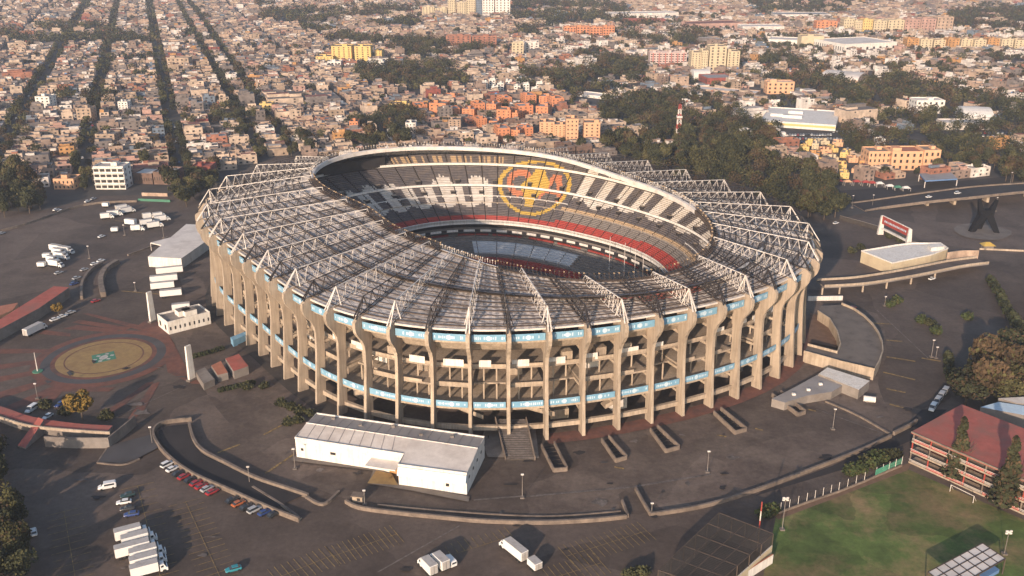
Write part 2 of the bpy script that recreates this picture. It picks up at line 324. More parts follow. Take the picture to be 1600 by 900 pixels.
# ================================================================ STADIUM
CX, CY = -8., 411.
CO = [126.4, -0.35, 3.61, 2.8, -11.25, 1.58, 2.9, 1.5, -4.26]
CI = [81.68, 5.75, 4.08, -2.95, -21.49, -0.72, 1.19, -3.32, -0.91, 1.68, 0.83]
CF = [63.49, 8.17, 1.92, 2.48, -10.59, -0.39, -1.16]
def rad(c, th):
    s = c[0]
    for k in range(1, (len(c) - 1) // 2 + 1): s += c[2 * k - 1] * math.cos(k * th) + c[2 * k] * math.sin(k * th)
    return s
NB = 62
_t = np.linspace(0, 2 * math.pi, 4001); _r = np.array([rad(CO, a) for a in _t])
_s = np.concatenate([[0], np.cumsum(np.hypot(np.diff(_r * np.cos(_t)), np.diff(_r * np.sin(_t))))]); PER = _s[-1]
s0 = np.interp(math.atan2(px(793, 672)[1] - CY, px(793, 672)[0] - CX) % (2 * math.pi), _t, _s)
def TO(u): return float(np.interp((s0 + u * PER / NB) % PER, _s, _t))       # bay coordinate -> angle at the outer ring
_ad = sorted([(4.3, -6.5), (15.5, -6.6), (27.4, -5.7), (40.8, -1.2), (51.9, 2.6), (92, 5.5), (133, 6.2), (142.6, 4.6), (160.4, -7.3), (172, -11), (190, -7), (217.9, -1.8), (231, 5.5), (255.2, 3.1), (267.7, -.5), (279.2, -2), (290.5, -1), (313, 1.6), (322.9, 4.5), (354, -2.6)])
_ax = np.array([a for a, b in _ad]); _ay = np.array([b for a, b in _ad])
_ax = np.concatenate([_ax - 360, _ax, _ax + 360]); _ay = np.tile(_ay, 3)
def sm_(d): return float(np.mean([np.interp(d % 360 + o, _ax, _ay) for o in (-8, -4, 0, 4, 8)]))
def on(c, th): r = rad(c, th); return Vector((CX + r * math.cos(th), CY + r * math.sin(th)))
class Rib: pass
def rib(u):
    q = Rib(); th = TO(u); q.th = th; q.O = on(CO, th); e = 1e-3; t = (on(CO, th + e) - on(CO, th - e)).normalized()
    q.t = t; q.n = Vector((t.y, -t.x)); ti = th + R(sm_(math.degrees(th))); q.I = on(CI, ti); q.zi = 50 + .045 * (q.I.y - CY); q.ti = ti
    q.d = (q.I - q.O).normalized(); q.L = (q.I - q.O).length
    return q
RIB = [rib(k) for k in range(NB)]
RS = {}
def RB(u):
    u = round(u % NB, 4)
    if u not in RS: RS[u] = rib(u)
    return RS[u]
def rp(q, r, z): p = q.O + q.n * r; return (p.x, p.y, z)      # r metres outward of the roof edge
def rl(q, w, z): p = q.O + (q.I - q.O) * w; return (p.x, p.y, z)
def rz(q, w): return 41.3 + (q.zi - 41.3) * w
ST = thing('stadium', 'huge oval concrete football stadium with white and black roof trusses', 'stadium', (CX, CY, 0))
ST.location = (0, 0, 0)
def ring_strip(b, prof, m, u0, u1, n=2, mt=None):      # closed profile of (r, z) swept from bay u0 to u1
    qs = [RB(u0 + (u1 - u0) * i / n) for i in range(n + 1)]; k = len(prof)
    for a, c in zip(qs, qs[1:]):
        for j in range(k):
            p, q = prof[j], prof[(j + 1) % k]
            b.poly([rp(a, *p), rp(c, *p), rp(c, *q), rp(a, *q)], m if not (mt and j == mt[0]) else mt[1])
    for q, s in ((qs[0], 1), (qs[-1], -1)): b.poly([rp(q, *p) for p in (prof if s > 0 else prof[::-1])], m)
def rect(r0, r1, z0, z1): return [(r0, z0), (r1, z0), (r1, z1), (r0, z1)]
# pillars: one sheet-like blade each, flared base, swept head
PP = [(-3.2, 0), (.9, 0), (.5, 5), (-.3, 14), (-.9, 22), (-1.0, 28), (-.6, 30.5), (.5, 32.8), (2.0, 34.6), (3.2, 36.4), (3.7, 38.4), (3.6, 40.4), (1.5, 42.0), (-4.0, 42.2), (-6, 37.5), (-5.2, 34), (-4.5, 30), (-4.2, 22), (-3.7, 12)]
for k, q in enumerate(RIB):
    b = MB(); hw = .56; n = len(PP); A = [rp(q, r, z) for r, z in PP]; t = q.t
    def off(p, s): return (p[0] + t.x * s, p[1] + t.y * s, p[2])
    L1 = [off(p, hw if p[2] < 29 else hw * 1.15) for p in A]; L2 = [off(p, -hw if p[2] < 29 else -hw * 1.15) for p in A]
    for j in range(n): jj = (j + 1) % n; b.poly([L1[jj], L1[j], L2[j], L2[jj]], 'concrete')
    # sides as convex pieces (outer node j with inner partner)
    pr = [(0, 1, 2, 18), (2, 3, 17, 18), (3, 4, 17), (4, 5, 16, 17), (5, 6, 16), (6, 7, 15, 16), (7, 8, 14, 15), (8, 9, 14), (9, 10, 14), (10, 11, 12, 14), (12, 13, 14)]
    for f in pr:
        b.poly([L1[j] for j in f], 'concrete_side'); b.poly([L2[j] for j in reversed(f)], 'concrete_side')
    b.build('pillar', ST)
# roof trusses, alternately white and black
for k, q in enumerate(RIB):
    wh = k % 2 == 1; m = 'white_steel' if wh else 'black_steel'; b = MB(); n = 10; t3 = Vector((q.t.x, q.t.y, 0))
    top, lo1, lo2 = [], [], []
    H0, H1 = (7.0, 2.6) if wh else (6.4, 2.5)
    for i in range(n + 1):
        w = .045 + .955 * i / n; hh = H0 + (H1 - H0) * i / n; sp = 1.0 if wh else .8
        top.append(Vector(rl(q, w, rz(q, w) + hh))); base = Vector(rl(q, i / n, rz(q, i / n) + .75)); f = (.25 + .75 * min(1, i / 2))
        lo1.append(base + t3 * sp * f); lo2.append(base - t3 * sp * f)
    cw, bw = (.26, .12) if wh else (.26, .14)
    for i in range(n):
        b.bar(top[i], top[i + 1], cw, m); b.bar(lo1[i], lo1[i + 1], cw * .8, m); b.bar(lo2[i], lo2[i + 1], cw * .8, m)
        md = (top[i] + top[i + 1]) / 2
        b.bar(lo1[i + 1], top[i], bw, m); b.bar(lo2[i + 1], top[i], bw, m); b.bar(lo1[i + 1], top[i + 1], bw, m); b.bar(lo2[i + 1], top[i + 1], bw, m)
        b.bar(lo1[i + 1], lo2[i + 1], bw, m)
    o = Vector(rp(q, 3.0, 41.4)); b.bar(top[0], o + t3 * .6, cw * 1.4, m); b.bar(top[0], o - t3 * .6, cw * 1.4, m)
    o = Vector(rp(q, -2.6, 42.2)); b.bar(top[0], o + t3 * 1.6, cw, m); b.bar(top[0], o - t3 * 1.6, cw, m)
    tr = b.build('roof_truss', ST, label='white roof truss' if wh else 'black roof truss')
# corrugated roof sheets: NS strips per bay, each strip lapped over the one below
NS = 8; strips = []
for k in range(NB):
    for j in range(NS):
        b = MB(); w0, w1 = j / NS - (.006 if j else .0), (j + 1) / NS - .012
        seg = 10
        lo, hi = [], []
        for i in range(seg + 1):
            u = k + .015 + .97 * i / seg; q = RB(u); dz = .12 if i % 2 else -.12
            jit = .0
            lo.append(rl(q, w0, rz(q, w0) + .10 + dz)); hi.append(rl(q, w1, rz(q, w1) + .38 + dz))
        m = random.choice(['roof_sheet', 'roof_sheet', 'roof_sheet_old'])
        for i in range(seg): b.poly([lo[i], lo[i + 1], hi[i + 1], hi[i]], m)
        for i in range(seg): b.poly([hi[i], hi[i + 1], (*hi[i + 1][:2], hi[i + 1][2] - .4), (*hi[i][:2], hi[i][2] - .4)], m)
        c = lo[5]; strips.append((math.hypot(c[0], c[1]), k, j, b))
red = {(4, 4), (5, 3), (4, 3), (5, 4), (3, 4)}
for _, k, j, b in strips:
    if (k, j) in red: b.names = ['roof_red']; b.m = [0] * len(b.m)
strips.sort(key=lambda s: s[0]); rest = MB()
for i, (_, k, j, b) in enumerate(strips):
    if i < 290: b.build('roof_sheet', ST)
    else:
        o = len(rest.v); rest.v += b.v; rest.f += [tuple(o + a for a in f) for f in b.f]; mi = [rest.mi(b.names[x]) for x in b.m]; rest.m += mi
rest.build('roof_sheets', ST, kind='stuff')
# purlins over the sheets, and light upper ties between truss tops
for j in range(NS + 1):
    b = MB(); w = min(max(j / NS, .02), .985)
    for k in range(NB):
        a, c = RB(k), RB(k + 1); b.bar(rl(a, w, rz(a, w) + .85), rl(c, w, rz(c, w) + .85), .34, 'brown_steel')
        if 0 < j < NS and k % 1 == 0:
            w2 = w - 1 / NS
            a2, c2 = RB(k), RB(k + 1)
            b.bar(rl(a2, w2, rz(a2, w2) + .8), rl(c, w, rz(c, w) + .8), .09, 'brown_steel')
            b.bar(rl(a2, w, rz(a2, w) + .8), rl(c, w2, rz(c, w2) + .8), .09, 'brown_steel')
            wm = w - .5 / NS; b.bar(rl(a, wm, rz(a, wm) + .7), rl(c, wm, rz(c, wm) + .7), .2, 'brown_steel')
    b.build('purlin_ring', ST, kind='stuff')
for w, hf in ((.05, 7.2), (.22, 6.2), (.42, 5.2), (.6, 4.4), (.8, 3.6)):
    b = MB()
    for k in range(NB):
        a, c = RB(k), RB(k + 1); b.bar(rl(a, w, rz(a, w) + hf), rl(c, w, rz(c, w) + hf), .14, 'black_steel' if k % 2 else 'brown_steel')
    b.build('tie_ring', ST, kind='stuff')
# edge gutter
for k in range(NB):
    b = MB(); ring_strip(b, rect(-.2, .3, 41.1, 41.75), 'white_steel', k + .06, k + .94, 2); b.build('roof_gutter', ST)
# banners with white printed marks (upper band and middle band)
def banner(k, r, z0, z1, seed):
    b = MB(); ring_strip(b, rect(r, r + .14, z0, z1), 'banner_blue', k + .07, k + .93, 4); bn = b.build('blue_banner', ST)
    rr = random.Random(seed); m = MB(); x = k + .12; zc = (z0 + z1) / 2; hh = (z1 - z0) * .24
    while x < k + .88:
        w = rr.uniform(.02, .045); qa, qb = RB(x), RB(min(x + w, k + .9)); kk = rr.random()
        if kk < .8:
            hz = hh * rr.uniform(.6, 1.0)
            m.poly([rp(qa, r + .17, zc - hz), rp(qb, r + .17, zc - hz), rp(qb, r + .17, zc + hz), rp(qa, r + .17, zc + hz)][::1], 'banner_white')
        x += w + rr.uniform(.012, .03) + (.1 if rr.random() < .16 else 0)
    qm = RB(k + .5); cc = Vector(rp(qm, r + .19, zc)); t3 = Vector((qm.t.x, qm.t.y, 0))
    m.poly([tuple(cc + t3 * .85 * math.cos(a) + Vector((0, 0, .85 * math.sin(a)))) for a in np.linspace(0, 2 * math.pi, 14, endpoint=False)], 'banner_white')
    m.build('banner_print', bn, kind='stuff')
near = [k for k in range(NB) if RIB[k].n.y < .45]
for k in near:
    banner(k, .15, 37.4, 39.9, k); banner(k, -1.7, 12.2, 14.4, k + 100)
# facade rings behind the pillars
def ringpart(name, prof, m, ks=range(NB), n=1, sub=None, **kw):
    for k in ks:
        b = MB(); ring_strip(b, prof, m, k + .0, k + 1.0, n); b.build(name, ST, **kw)
ringpart('ring_beam', rect(-3.3, -2.0, 3.3, 4.9), 'concrete', near)
ringpart('deck_soffit', [(-.9, 37.0), (-3.0, 35.8), (-6.5, 31.6), (-8.5, 30.4), (-8.9, 30.9), (-6.8, 32.2), (-3.4, 37.0)], 'concrete', near)
ringpart('soffit_fascia', rect(-1.2, -.8, 36.2, 37.2), 'concrete', near)
ringpart('floor_slab', rect(-21, -6.5, 24.4, 25.0), 'concrete_side', near)
ringpart('floor_slab', rect(-21, -4.6, 18.2, 18.9), 'concrete_side', [k for k in near if (k * 7) % 10 < 7])
ringpart('floor_slab', rect(-21, -9.5, 17.2, 17.8), 'concrete_side', [k for k in near if (k * 7) % 10 >= 7])
ringpart('floor_slab', rect(-21, -1.9, 11.2, 12.1), 'concrete', near)
ringpart('back_wall', rect(-22, -21, 0, 36), 'concrete_dark', range(NB))  # concrete colour darkened to stand in for the shade behind the pillars
rr = random.Random(3)
for k in near:
    # parapets along the floors, broken up bay by bay
    if (k * 7) % 10 < 7: b = MB(); ring_strip(b, rect(-4.9, -4.6, 18.9, 19.9), 'concrete', k, k + (1 if rr.random() < .6 else .6), 1); b.build('parapet', ST)
    if rr.random() < .8:
        b = MB(); a = k + rr.uniform(.05, .25); ring_strip(b, rect(-7.0, -6.7, 25.0, 27.5), 'white_wall', a, a + rr.uniform(.3, .6), 1); b.build('parapet', ST, label='white screen panel')
    b = MB(); ring_strip(b, rect(-6.9, -6.6, 25.0, 26.0), 'concrete', k, k + 1, 1); b.build('parapet', ST)
    if rr.random() < .5:
        b = MB(); a = k + rr.uniform(.3, .6); ring_strip(b, rect(-11, -8, 25.0, 28.6), rr.choice(['white_wall', 'concrete', 'terracotta', 'concrete_side']), a, a + .3, 1); b.build('kiosk', ST)
    # stubby columns under the upper floors
    q = RIB[k]; b = MB()
    for dz0, dz1, r in ((18.9, 24.4, -9.), (12.1, 18.2, -8.)):
        for f in (.33, .7):
            qq = RB(k + f); b.bar(rp(qq, r, dz0), rp(qq, r, dz1), .5, 'concrete')
    b.build('gallery_column', ST, kind='stuff')
    b = MB(); b.bar(rp(q, -3.0, 8.6), rp(q, -20, 9.4), .9, 'concrete'); b.bar(rp(q, -3.6, 17.4), rp(q, -20, 17.4), .9, 'concrete')
    b.bar(rp(q, -4, 24), rp(q, -20, 24), .9, 'concrete'); b.bar(rp(q, -5, 31), rp(q, -20, 31.5), 1.0, 'concrete'); b.build('floor_beam', ST, kind='stuff')
    if k % 3 == 0:     # sloping ramps seen through the open facade
        b = MB(); a, c = RB(k - .1), RB(k + 1.3); s = 1 if k % 2 else -1; z0, z1 = (4.9, 11.2)[::s]
        b.hexa([rp(a, -12, z0 - .5), rp(a, -8, z0 - .5), rp(c, -8, z1 - .5), rp(c, -12, z1 - .5)], [rp(a, -12, z0), rp(a, -8, z0), rp(c, -8, z1), rp(c, -12, z1)], 'concrete_side')
        b.hexa([rp(a, -8.2, z0), rp(a, -8, z0), rp(c, -8, z1), rp(c, -8.2, z1)], [rp(a, -8.2, z0 + 1.1), rp(a, -8, z0 + 1.1), rp(c, -8, z1 + 1.1), rp(c, -8.2, z1 + 1.1)], 'concrete')
        b.build('ramp', ST)
    if rr.random() < .8:   # rear rooms with openings
        b = MB(); a = k + rr.uniform(.1, .4); z = rr.choice([12.1, 18.9, .05]); ring_strip(b, rect(-16, -13, z, z + rr.uniform(3, 5)), rr.choice(['concrete', 'concrete_side', 'concrete_grey', 'white_wall']), a, a + rr.uniform(.3, .7), 1); b.build('kiosk', ST)
# paved skirt at the foot
for k in range(NB):
    b = MB(); a, c = RB(k), RB(k + 1); b.poly([rp(a, -22, .30), rp(a, -3.4, .30), rp(c, -3.4, .30), rp(c, -22, .30)][::-1], 'asphalt_plaza')
    b.poly([rp(a, -3.4, .30), rp(a, 3.5, .30), rp(c, 3.5, .30), rp(c, -3.4, .30)][::-1], 'brick_paving' if RIB[k].n.x > .1 else 'concrete_dark')
    b.build('skirt_paving', ST)
# entrance stair/bridge at the middle of the near side
b = MB(); P = [px(774, 655, 5), px(822, 655, 5), px(836, 718, .4), px(790, 718, .4)]
b.hexa([(*P[0], 4.2), (*P[3], .1), (*P[2], .1), (*P[1], 4.2)], [(*P[0], 5), (*P[3], .6), (*P[2], .6), (*P[1], 5)], 'concrete_dark', 'stain_pale')
for i in range(18):
    f = i / 18; A = [P[0][j] + (P[3][j] - P[0][j]) * f for j in (0, 1)]; B_ = [P[1][j] + (P[2][j] - P[1][j]) * f for j in (0, 1)]; b.bar((*A, 5.03 - 4.4 * f), (*B_, 5.03 - 4.4 * f), .16, 'concrete_dark')
b.build('entrance_stair', ST)
for a, c in ((P[0], P[3]), (P[1], P[2])):
    b = MB(); a = Vector(a); c = Vector(c); t = (c - a).normalized(); nn = Vector((-t.y, t.x)) * .15
    b.hexa([(*(a - nn), 4.6), (*(c - nn), .1), (*(c + nn), .1), (*(a + nn), 4.6)], [(*(a - nn), 6.0), (*(c - nn), 1.5), (*(c + nn), 1.5), (*(a + nn), 6.0)], 'kerb'); b.build('stair_wall', ST)

# inner rim: fascia + catwalk + lamps
for k in range(NB):
    b = MB(); qs = [RB(k + i / 3) for i in range(4)]
    mm = 'white_steel'
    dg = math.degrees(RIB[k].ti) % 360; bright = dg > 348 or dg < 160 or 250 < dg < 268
    for a, c in zip(qs, qs[1:]):
        pr = [(0, -.8), (-.8, -.9), (-.8, .9), (.5, 1.1)]
        def ip(q, r, dz): p = q.I - q.d * -r * -1 if False else q.I + q.d * (-r); return (p.x, p.y, q.zi + dz)
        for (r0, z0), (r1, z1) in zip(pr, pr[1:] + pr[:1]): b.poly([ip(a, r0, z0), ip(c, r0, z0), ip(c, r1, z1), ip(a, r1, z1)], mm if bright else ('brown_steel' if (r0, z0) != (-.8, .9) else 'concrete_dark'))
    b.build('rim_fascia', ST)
    b = MB()
    for i in range(7):
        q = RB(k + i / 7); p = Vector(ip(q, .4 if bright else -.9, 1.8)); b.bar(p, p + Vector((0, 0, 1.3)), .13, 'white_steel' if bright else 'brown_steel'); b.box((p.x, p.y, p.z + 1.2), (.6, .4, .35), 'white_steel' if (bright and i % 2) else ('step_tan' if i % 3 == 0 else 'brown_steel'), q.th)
        if not bright:
            p2 = Vector(ip(q, 1.6, .7)); b.bar(p, p2, .2, 'brown_steel'); p3 = Vector(ip(RB(k + (i + 1) / 7), 1.6, 1.0)); b.bar(p2 + Vector((0, 0, .3)), p3, .35, 'brown_steel')
    b.build('rim_lamp_row', ST, kind='stuff')

# ---- the bowl ------------------------------------------------------------
def stand(q, t):     # upper deck: t 0 front .. 1 back
    th = q.th if False else q.sth
    rf = rad(CF, th); rb = rad(CI, th) + .45 * (rad(CO, th) - rad(CI, th)); r = rf + (rb - rf) * t
    return (CX + r * math.cos(th), CY + r * math.sin(th), 21 + 23 * t)
class Sd: pass
def sdir(deg): s = Sd(); s.sth = R(deg); s.deg = deg; return s
crest_c, crest_w, crest_h = (76., .60), 13.0, .43
def inell(x, y, cx, cy, rx, ry): return ((x - cx) / rx) ** 2 + ((y - cy) / ry) ** 2
def seat(deg, t):
    d = (deg + 180) % 360 - 180
    if t > .935: # top rows
        if 88 < d < 120 and .97 < t < 1.06 and (int(d * 2.1) % 3) and math.sin(d * 9) > -.5: return 'step_tan'
    a = inell(d, t, crest_c[0], crest_c[1], crest_w, crest_h)
    if a < 1.12:
        if a > .88: return 'seat_yellow'
        x = (crest_c[0] - d) / crest_w; y = (t - crest_c[1]) / crest_h       # x right, y up in the crest
        # yellow continent-like shape down the middle
        w = .26 + .1 * math.sin(5 * y + 1.2)
        if abs(x + .02 - .06 * math.sin(4 * y)) < w * (1.15 - .45 * abs(y)) and -.75 < y < .82: return 'seat_yellow'
        # orange letter C on the left
        rr_ = math.hypot((x + .46) / .34, (y - .12) / .50)
        if .55 < rr_ < 1.05 and not (x > -.36 and abs(y - .12) < .2): return 'seat_orange'
        # orange letter A on the right
        ya = (y + .42) / 1.0
        if 0 < ya < 1 and x > .2:
            c = .52; hw = .34 * (1 - ya) + .04
            if abs(x - c) < hw + .07 and (abs(x - c) > hw - .11 or .28 < ya < .45): return 'seat_orange'
        return 'seat_dark'
    if t < .30:
        lim = .11 if d > 62 else .15 + (62 - d) / 70 * .02
        if t < lim and d > -15 : return 'seat_red'
        if d < 60: return 'seat_grey'
        if 92 < d < 142 and t > .30 - .075 * abs(math.sin(d * .36)): return 'seat_white'
        return 'seat_dark'
    if d < 62 and .28 < t < .37: return 'step_tan'
    if 91.5 < d < 143:
        if t < .565: return 'seat_dark' if any(a < d < c for a, c in ((137, 141), (129, 133), (122.3, 125.3), (116.2, 118.8), (109.6, 112), (99, 102))) else 'seat_white'
        for c, w, h in ((131, 3.4, .12), (124.5, 2.6, .10), (108, 4.2, .17), (96.5, 4.6, .17), (138, 2.5, .07)):
            if abs(d - c) < w and t < .565 + h * (1 - (abs(d - c) / w) ** 2) + .02 * math.sin(d * 5): return 'seat_white'
        return 'seat_dark'
    if -40 < d <= 60:
        if t > .58: return 'seat_white' if int((d + 40) / 4.3) % 2 == 0 else 'seat_dark'
        z = .37 + .19 * abs(math.sin(d * .19))
        return 'seat_white' if t > .60 - .10 * abs(math.sin(d * .23)) - (.08 if 40 < d < 56 else 0) else 'seat_dark'
    if d > 146 or d < -40: return 'seat_dark'
    return 'seat_dark'
SEC = 72; TR = 38
TIERS = [(0., .15), (.15, .28), (.28, .385), (.385, .555), (.575, .90), (.93, 1.10)]
def sheet_step(b, A, B_, t0, t1, col, lowfn):
    a0, a1, c0, c1 = lowfn(A, t0), lowfn(A, t1), lowfn(B_, t0), lowfn(B_, t1)
    zt = a1[2]
    b.poly([(*a0[:2], zt), (*a1[:2], zt), (*c1[:2], c1[2]), (*c0[:2], c1[2])][::1], col)
    b.poly([a0, (*a0[:2], zt), (*c0[:2], c1[2]), c0], col)
for s in range(SEC):
    d0, d1 = s * 5., s * 5. + 4.62; dm = s * 5 + 2.5
    for ti, (ta, tb) in enumerate(TIERS):
        n = max(2, round((tb - ta) * TR)); b = MB(); C = 9
        for i in range(n):
            t0, t1 = ta + (tb - ta) * i / n, ta + (tb - ta) * (i + 1) / n
            for c in range(C):
                e0, e1 = d0 + (d1 - d0) * c / C, d0 + (d1 - d0) * (c + 1) / C
                A, B_ = sdir(e0), sdir(e1); sheet_step(b, A, B_, t0, t1, seat((e0 + e1) / 2, (t0 + t1) / 2), stand)
        b.build('seat_block', ST, kind='stuff')
# aisles (under the seat blocks), walkway parapets, portals
b = MB()
for s in range(SEC * 2):
    A, B_ = sdir(s * 2.5), sdir(s * 2.5 + 2.5)
    for i in range(22):
        t0, t1 = i / 20, (i + 1) / 20; p = [stand(A, t0), stand(A, t1), stand(B_, t1), stand(B_, t0)]
        b.poly([(*x[:2], x[2] - .12) for x in p][::1], 'concrete_dark')
b.build('upper_deck', ST)
for t, zt, lo in ((.565, .95, 'white_wall'), (.915, 1.1, 'white_wall'), (.39, .8, 'white_wall'), (.285, .7, 'concrete'), (-.004, 1.0, 'white_wall')):
    for s in range(0, SEC, 4):
        b = MB()
        for i in range(8):
            A, B_ = sdir(s * 5 + i * 2.5), sdir(s * 5 + i * 2.5 + 2.5); p = [stand(A, t), stand(B_, t), stand(B_, t + .012), stand(A, t + .012)]
            if t == .39 and s * 5 + i * 2.5 < 58: continue
            b.hexa([(*x[:2], p[0][2] - .3) for x in p][::-1], [(*x[:2], p[0][2] + zt) for x in p][::-1], lo)
        if b.v: b.build('walkway_parapet', ST, kind='stuff')
for t, step in ((.60, 12.5), (.42, 10.), (.22, 0)):
    if not step: continue
    dd = -35.
    while dd < 165:
        A, B_ = sdir(dd), sdir(dd + 1.5); b = MB(); p = [stand(A, t), stand(B_, t), stand(B_, t + .05), stand(A, t + .05)]; z = p[0][2]
        b.hexa([(*x[:2], z - .2) for x in p][::-1], [(*x[:2], z + 1.9) for x in p][::-1], 'window_dark', 'concrete'); b.build('stand_portal', ST); dd += step
# front wall of the upper deck, concourse gap, private boxes, lower tier, field
def low(q, t):   # lower tier: 1 top .. 0 field side
    rf = rad(CF, q.sth) * (.60 + .45 * t); return (CX + rf * math.cos(q.sth), CY + rf * math.sin(q.sth), -1 + 18 * t)
for s in range(0, SEC, 2):
    b = MB(); 
    for i in range(4):
        A, B_ = sdir(s * 5 + i * 2.5), sdir(s * 5 + i * 2.5 + 2.5); a, c = stand(A, -.004), stand(B_, -.004)
        b.poly([(*a[:2], 19.6), (*c[:2], 19.6), (*c[:2], 21.6), (*a[:2], 21.6)], 'white_wall')
        def sc(p, k): return (CX + (p[0] - CX) * k, CY + (p[1] - CY) * k)
        b.poly([(*sc(a, 1.09), 15.6), (*sc(c, 1.09), 15.6), (*sc(c, 1.09), 20.5), (*sc(a, 1.09), 20.5)], 'window_dark')
        b.poly([(*sc(a, 1.09), 15.9), (*sc(c, 1.09), 15.9), (*sc(c, .95), 15.9), (*sc(a, .95), 15.9)], 'concrete_dark')
        b.poly([(*sc(a, .985), 15.9), (*sc(c, .985), 15.9), (*sc(c, .985), 17.1), (*sc(a, .985), 17.1)], 'white_wall' if (s // 2 + i) % 3 else 'window_dark')
    b.build('box_row', ST, kind='stuff')
LT = [(0., .2), (.22, .46), (.48, .72), (.74, .93)]
def lcol(d, t):
    d = (d + 180) % 360 - 180
    if t > .84: return 'seat_red' if (d + 300) % 17 > 3.5 else 'seat_grey'
    if 42 < d < 101 and .44 < t < .73: return 'seat_tarp'
    if t < .40: return 'seat_red' if int(t * 26) % 3 != 0 and 30 < d < 140 else 'seat_dark'
    return 'seat_grey'
for s in range(0, SEC, 2):
    for ta, tb in LT:
        n = max(3, round((tb - ta) * 22)); b = MB()
        for i in range(n):
            t0, t1 = ta + (tb - ta) * i / n, ta + (tb - ta) * (i + 1) / n
            for c in range(5):
                e0, e1 = s * 5 + 9.6 * c / 5, s * 5 + 9.6 * (c + 1) / 5; sheet_step(b, sdir(e0), sdir(e1), t0, t1, lcol((e0 + e1) / 2, (t0 + t1) / 2), low)
        b.build('seat_block', ST, kind='stuff')
b = MB()
for s in range(SEC * 2):
    A, B_ = sdir(s * 2.5), sdir(s * 2.5 + 2.5); p = [low(A, 0), low(A, 1), low(B_, 1), low(B_, 0)]
    b.poly([(*x[:2], x[2] - .15) for x in p], 'seat_grey')
b.build('lower_deck', ST)
b = MB(); 
fp = [low(sdir(a), 0)[:2] for a in range(0, 360, 5)]
b.poly([(*p, .5) for p in fp], 'asphalt_plaza'); b.build('field_floor', ST)
for d in (2., -6., 10., 20.):      # flag poles at the right end of the lower tier
    p = low(sdir(d), .62); b = MB(); b.cyl(p, (p[0], p[1], p[2] + 17), .22, 'white_steel', 6, .12); b.build('flag_pole', ST)
# scoreboard screen box under the left of the far roof
b = MB(); A, B_, = sdir(141), sdir(122); p = [stand(A, .93), stand(B_, .93), stand(B_, 1.02), stand(A, 1.02)]
b.hexa([(*x[:2], 42.2) for x in p][::-1], [(*x[:2], 47.5) for x in p][::-1], 'window_dark', 'concrete_dark'); b.build('scoreboard', ST)

# ================================================================ BUILDINGS MADE ONE BY ONE
FOOT = []
def foot(c, w, d, rz, m=2.5): FOOT.append((c[0], c[1], w / 2 + m, d / 2 + m, rz))
def block(name, label, cat, p1, p2, ytop, depth, wall, roof, floors=3, cols=4, group=None, bal=None, wcol='window_dark', stuffwin=True, extra=1, ww=.55, wh=.5, band=None):
    A = Vector(px(*p1)); B_ = Vector(px(*p2)); w = (B_ - A).length; rz = math.atan2(B_.y - A.y, B_.x - A.x); h = hgt(A, ytop)
    n = Vector((-math.sin(rz), math.cos(rz))); c = (A + B_) / 2 + n * depth / 2; foot(c, w, depth, rz)
    t = thing(name, label, cat, (c.x, c.y, 0), rz, group)
    b = MB(); b.box((0, 0, 0), (w, depth, h), wall, 0, roof); b.build('wall', t)
    b = MB(); pw = .3
    for a in ((0, -depth / 2 + pw / 2, w, pw), (0, depth / 2 - pw / 2, w, pw), (-w / 2 + pw / 2, 0, pw, depth - 2 * pw), (w / 2 - pw / 2, 0, pw, depth - 2 * pw)): b.box((a[0], a[1], h), (a[2], a[3], .8), wall)
    b.build('parapet', t)
    rr = random.Random(int(p1[0] * 7 + p1[1]))
    for i in range(extra): ew = w * rr.uniform(.15, .3); b = MB(); b.box((rr.uniform(-.3, .3) * w, rr.uniform(-.2, .2) * depth, h), (ew, min(depth * .4, 5), 2.4), wall, 0, roof); b.build('rooftop_room', t)
    if floors and cols:
        fh = h / floors; b = MB()
        for f in range(floors):
            for j in range(cols):
                x = (j + .5) / cols * w - w / 2; bw = w / cols * ww; b.box((x, -depth / 2 - .01, f * fh + fh * (1 - wh) / 2), (bw, .14, fh * wh), wcol)
            for j in range(max(1, int(depth / 5))):
                y = (j + .5) / max(1, int(depth / 5)) * depth - depth / 2
                for s in (-1, 1): b.box((s * (w / 2 + .01), y, f * fh + fh * .28), (.14, 1.6, fh * .45), wcol)
        b.build('windows', t, kind='stuff')
    if bal:
        for f in range(1, floors + 1): b = MB(); b.box((0, -depth / 2 - .6, f * h / floors - .5), (w, 1.2, .5), bal); b.build('balcony', t)
    if band: b = MB(); b.box((0, -depth / 2 - .05, h * band[1]), (w * .99, .2, h * band[2]), band[0]); b.build('wall_band', t)
    return t, w, depth, h
def pprism(name, label, cat, pts, z1, wall, roof, z0=0., group=None, structure=False):      # outline given at its top level
    P = [px(a, b_, z1) for a, b_ in pts]; c = np.mean(P, 0); b = MB(); b.prism([(p[0] - c[0], p[1] - c[1]) for p in P], z0, z1, wall, roof)
    t = thing(name, label, cat, (c[0], c[1], 0), 0, group); b.build('wall', t); return t, c, P
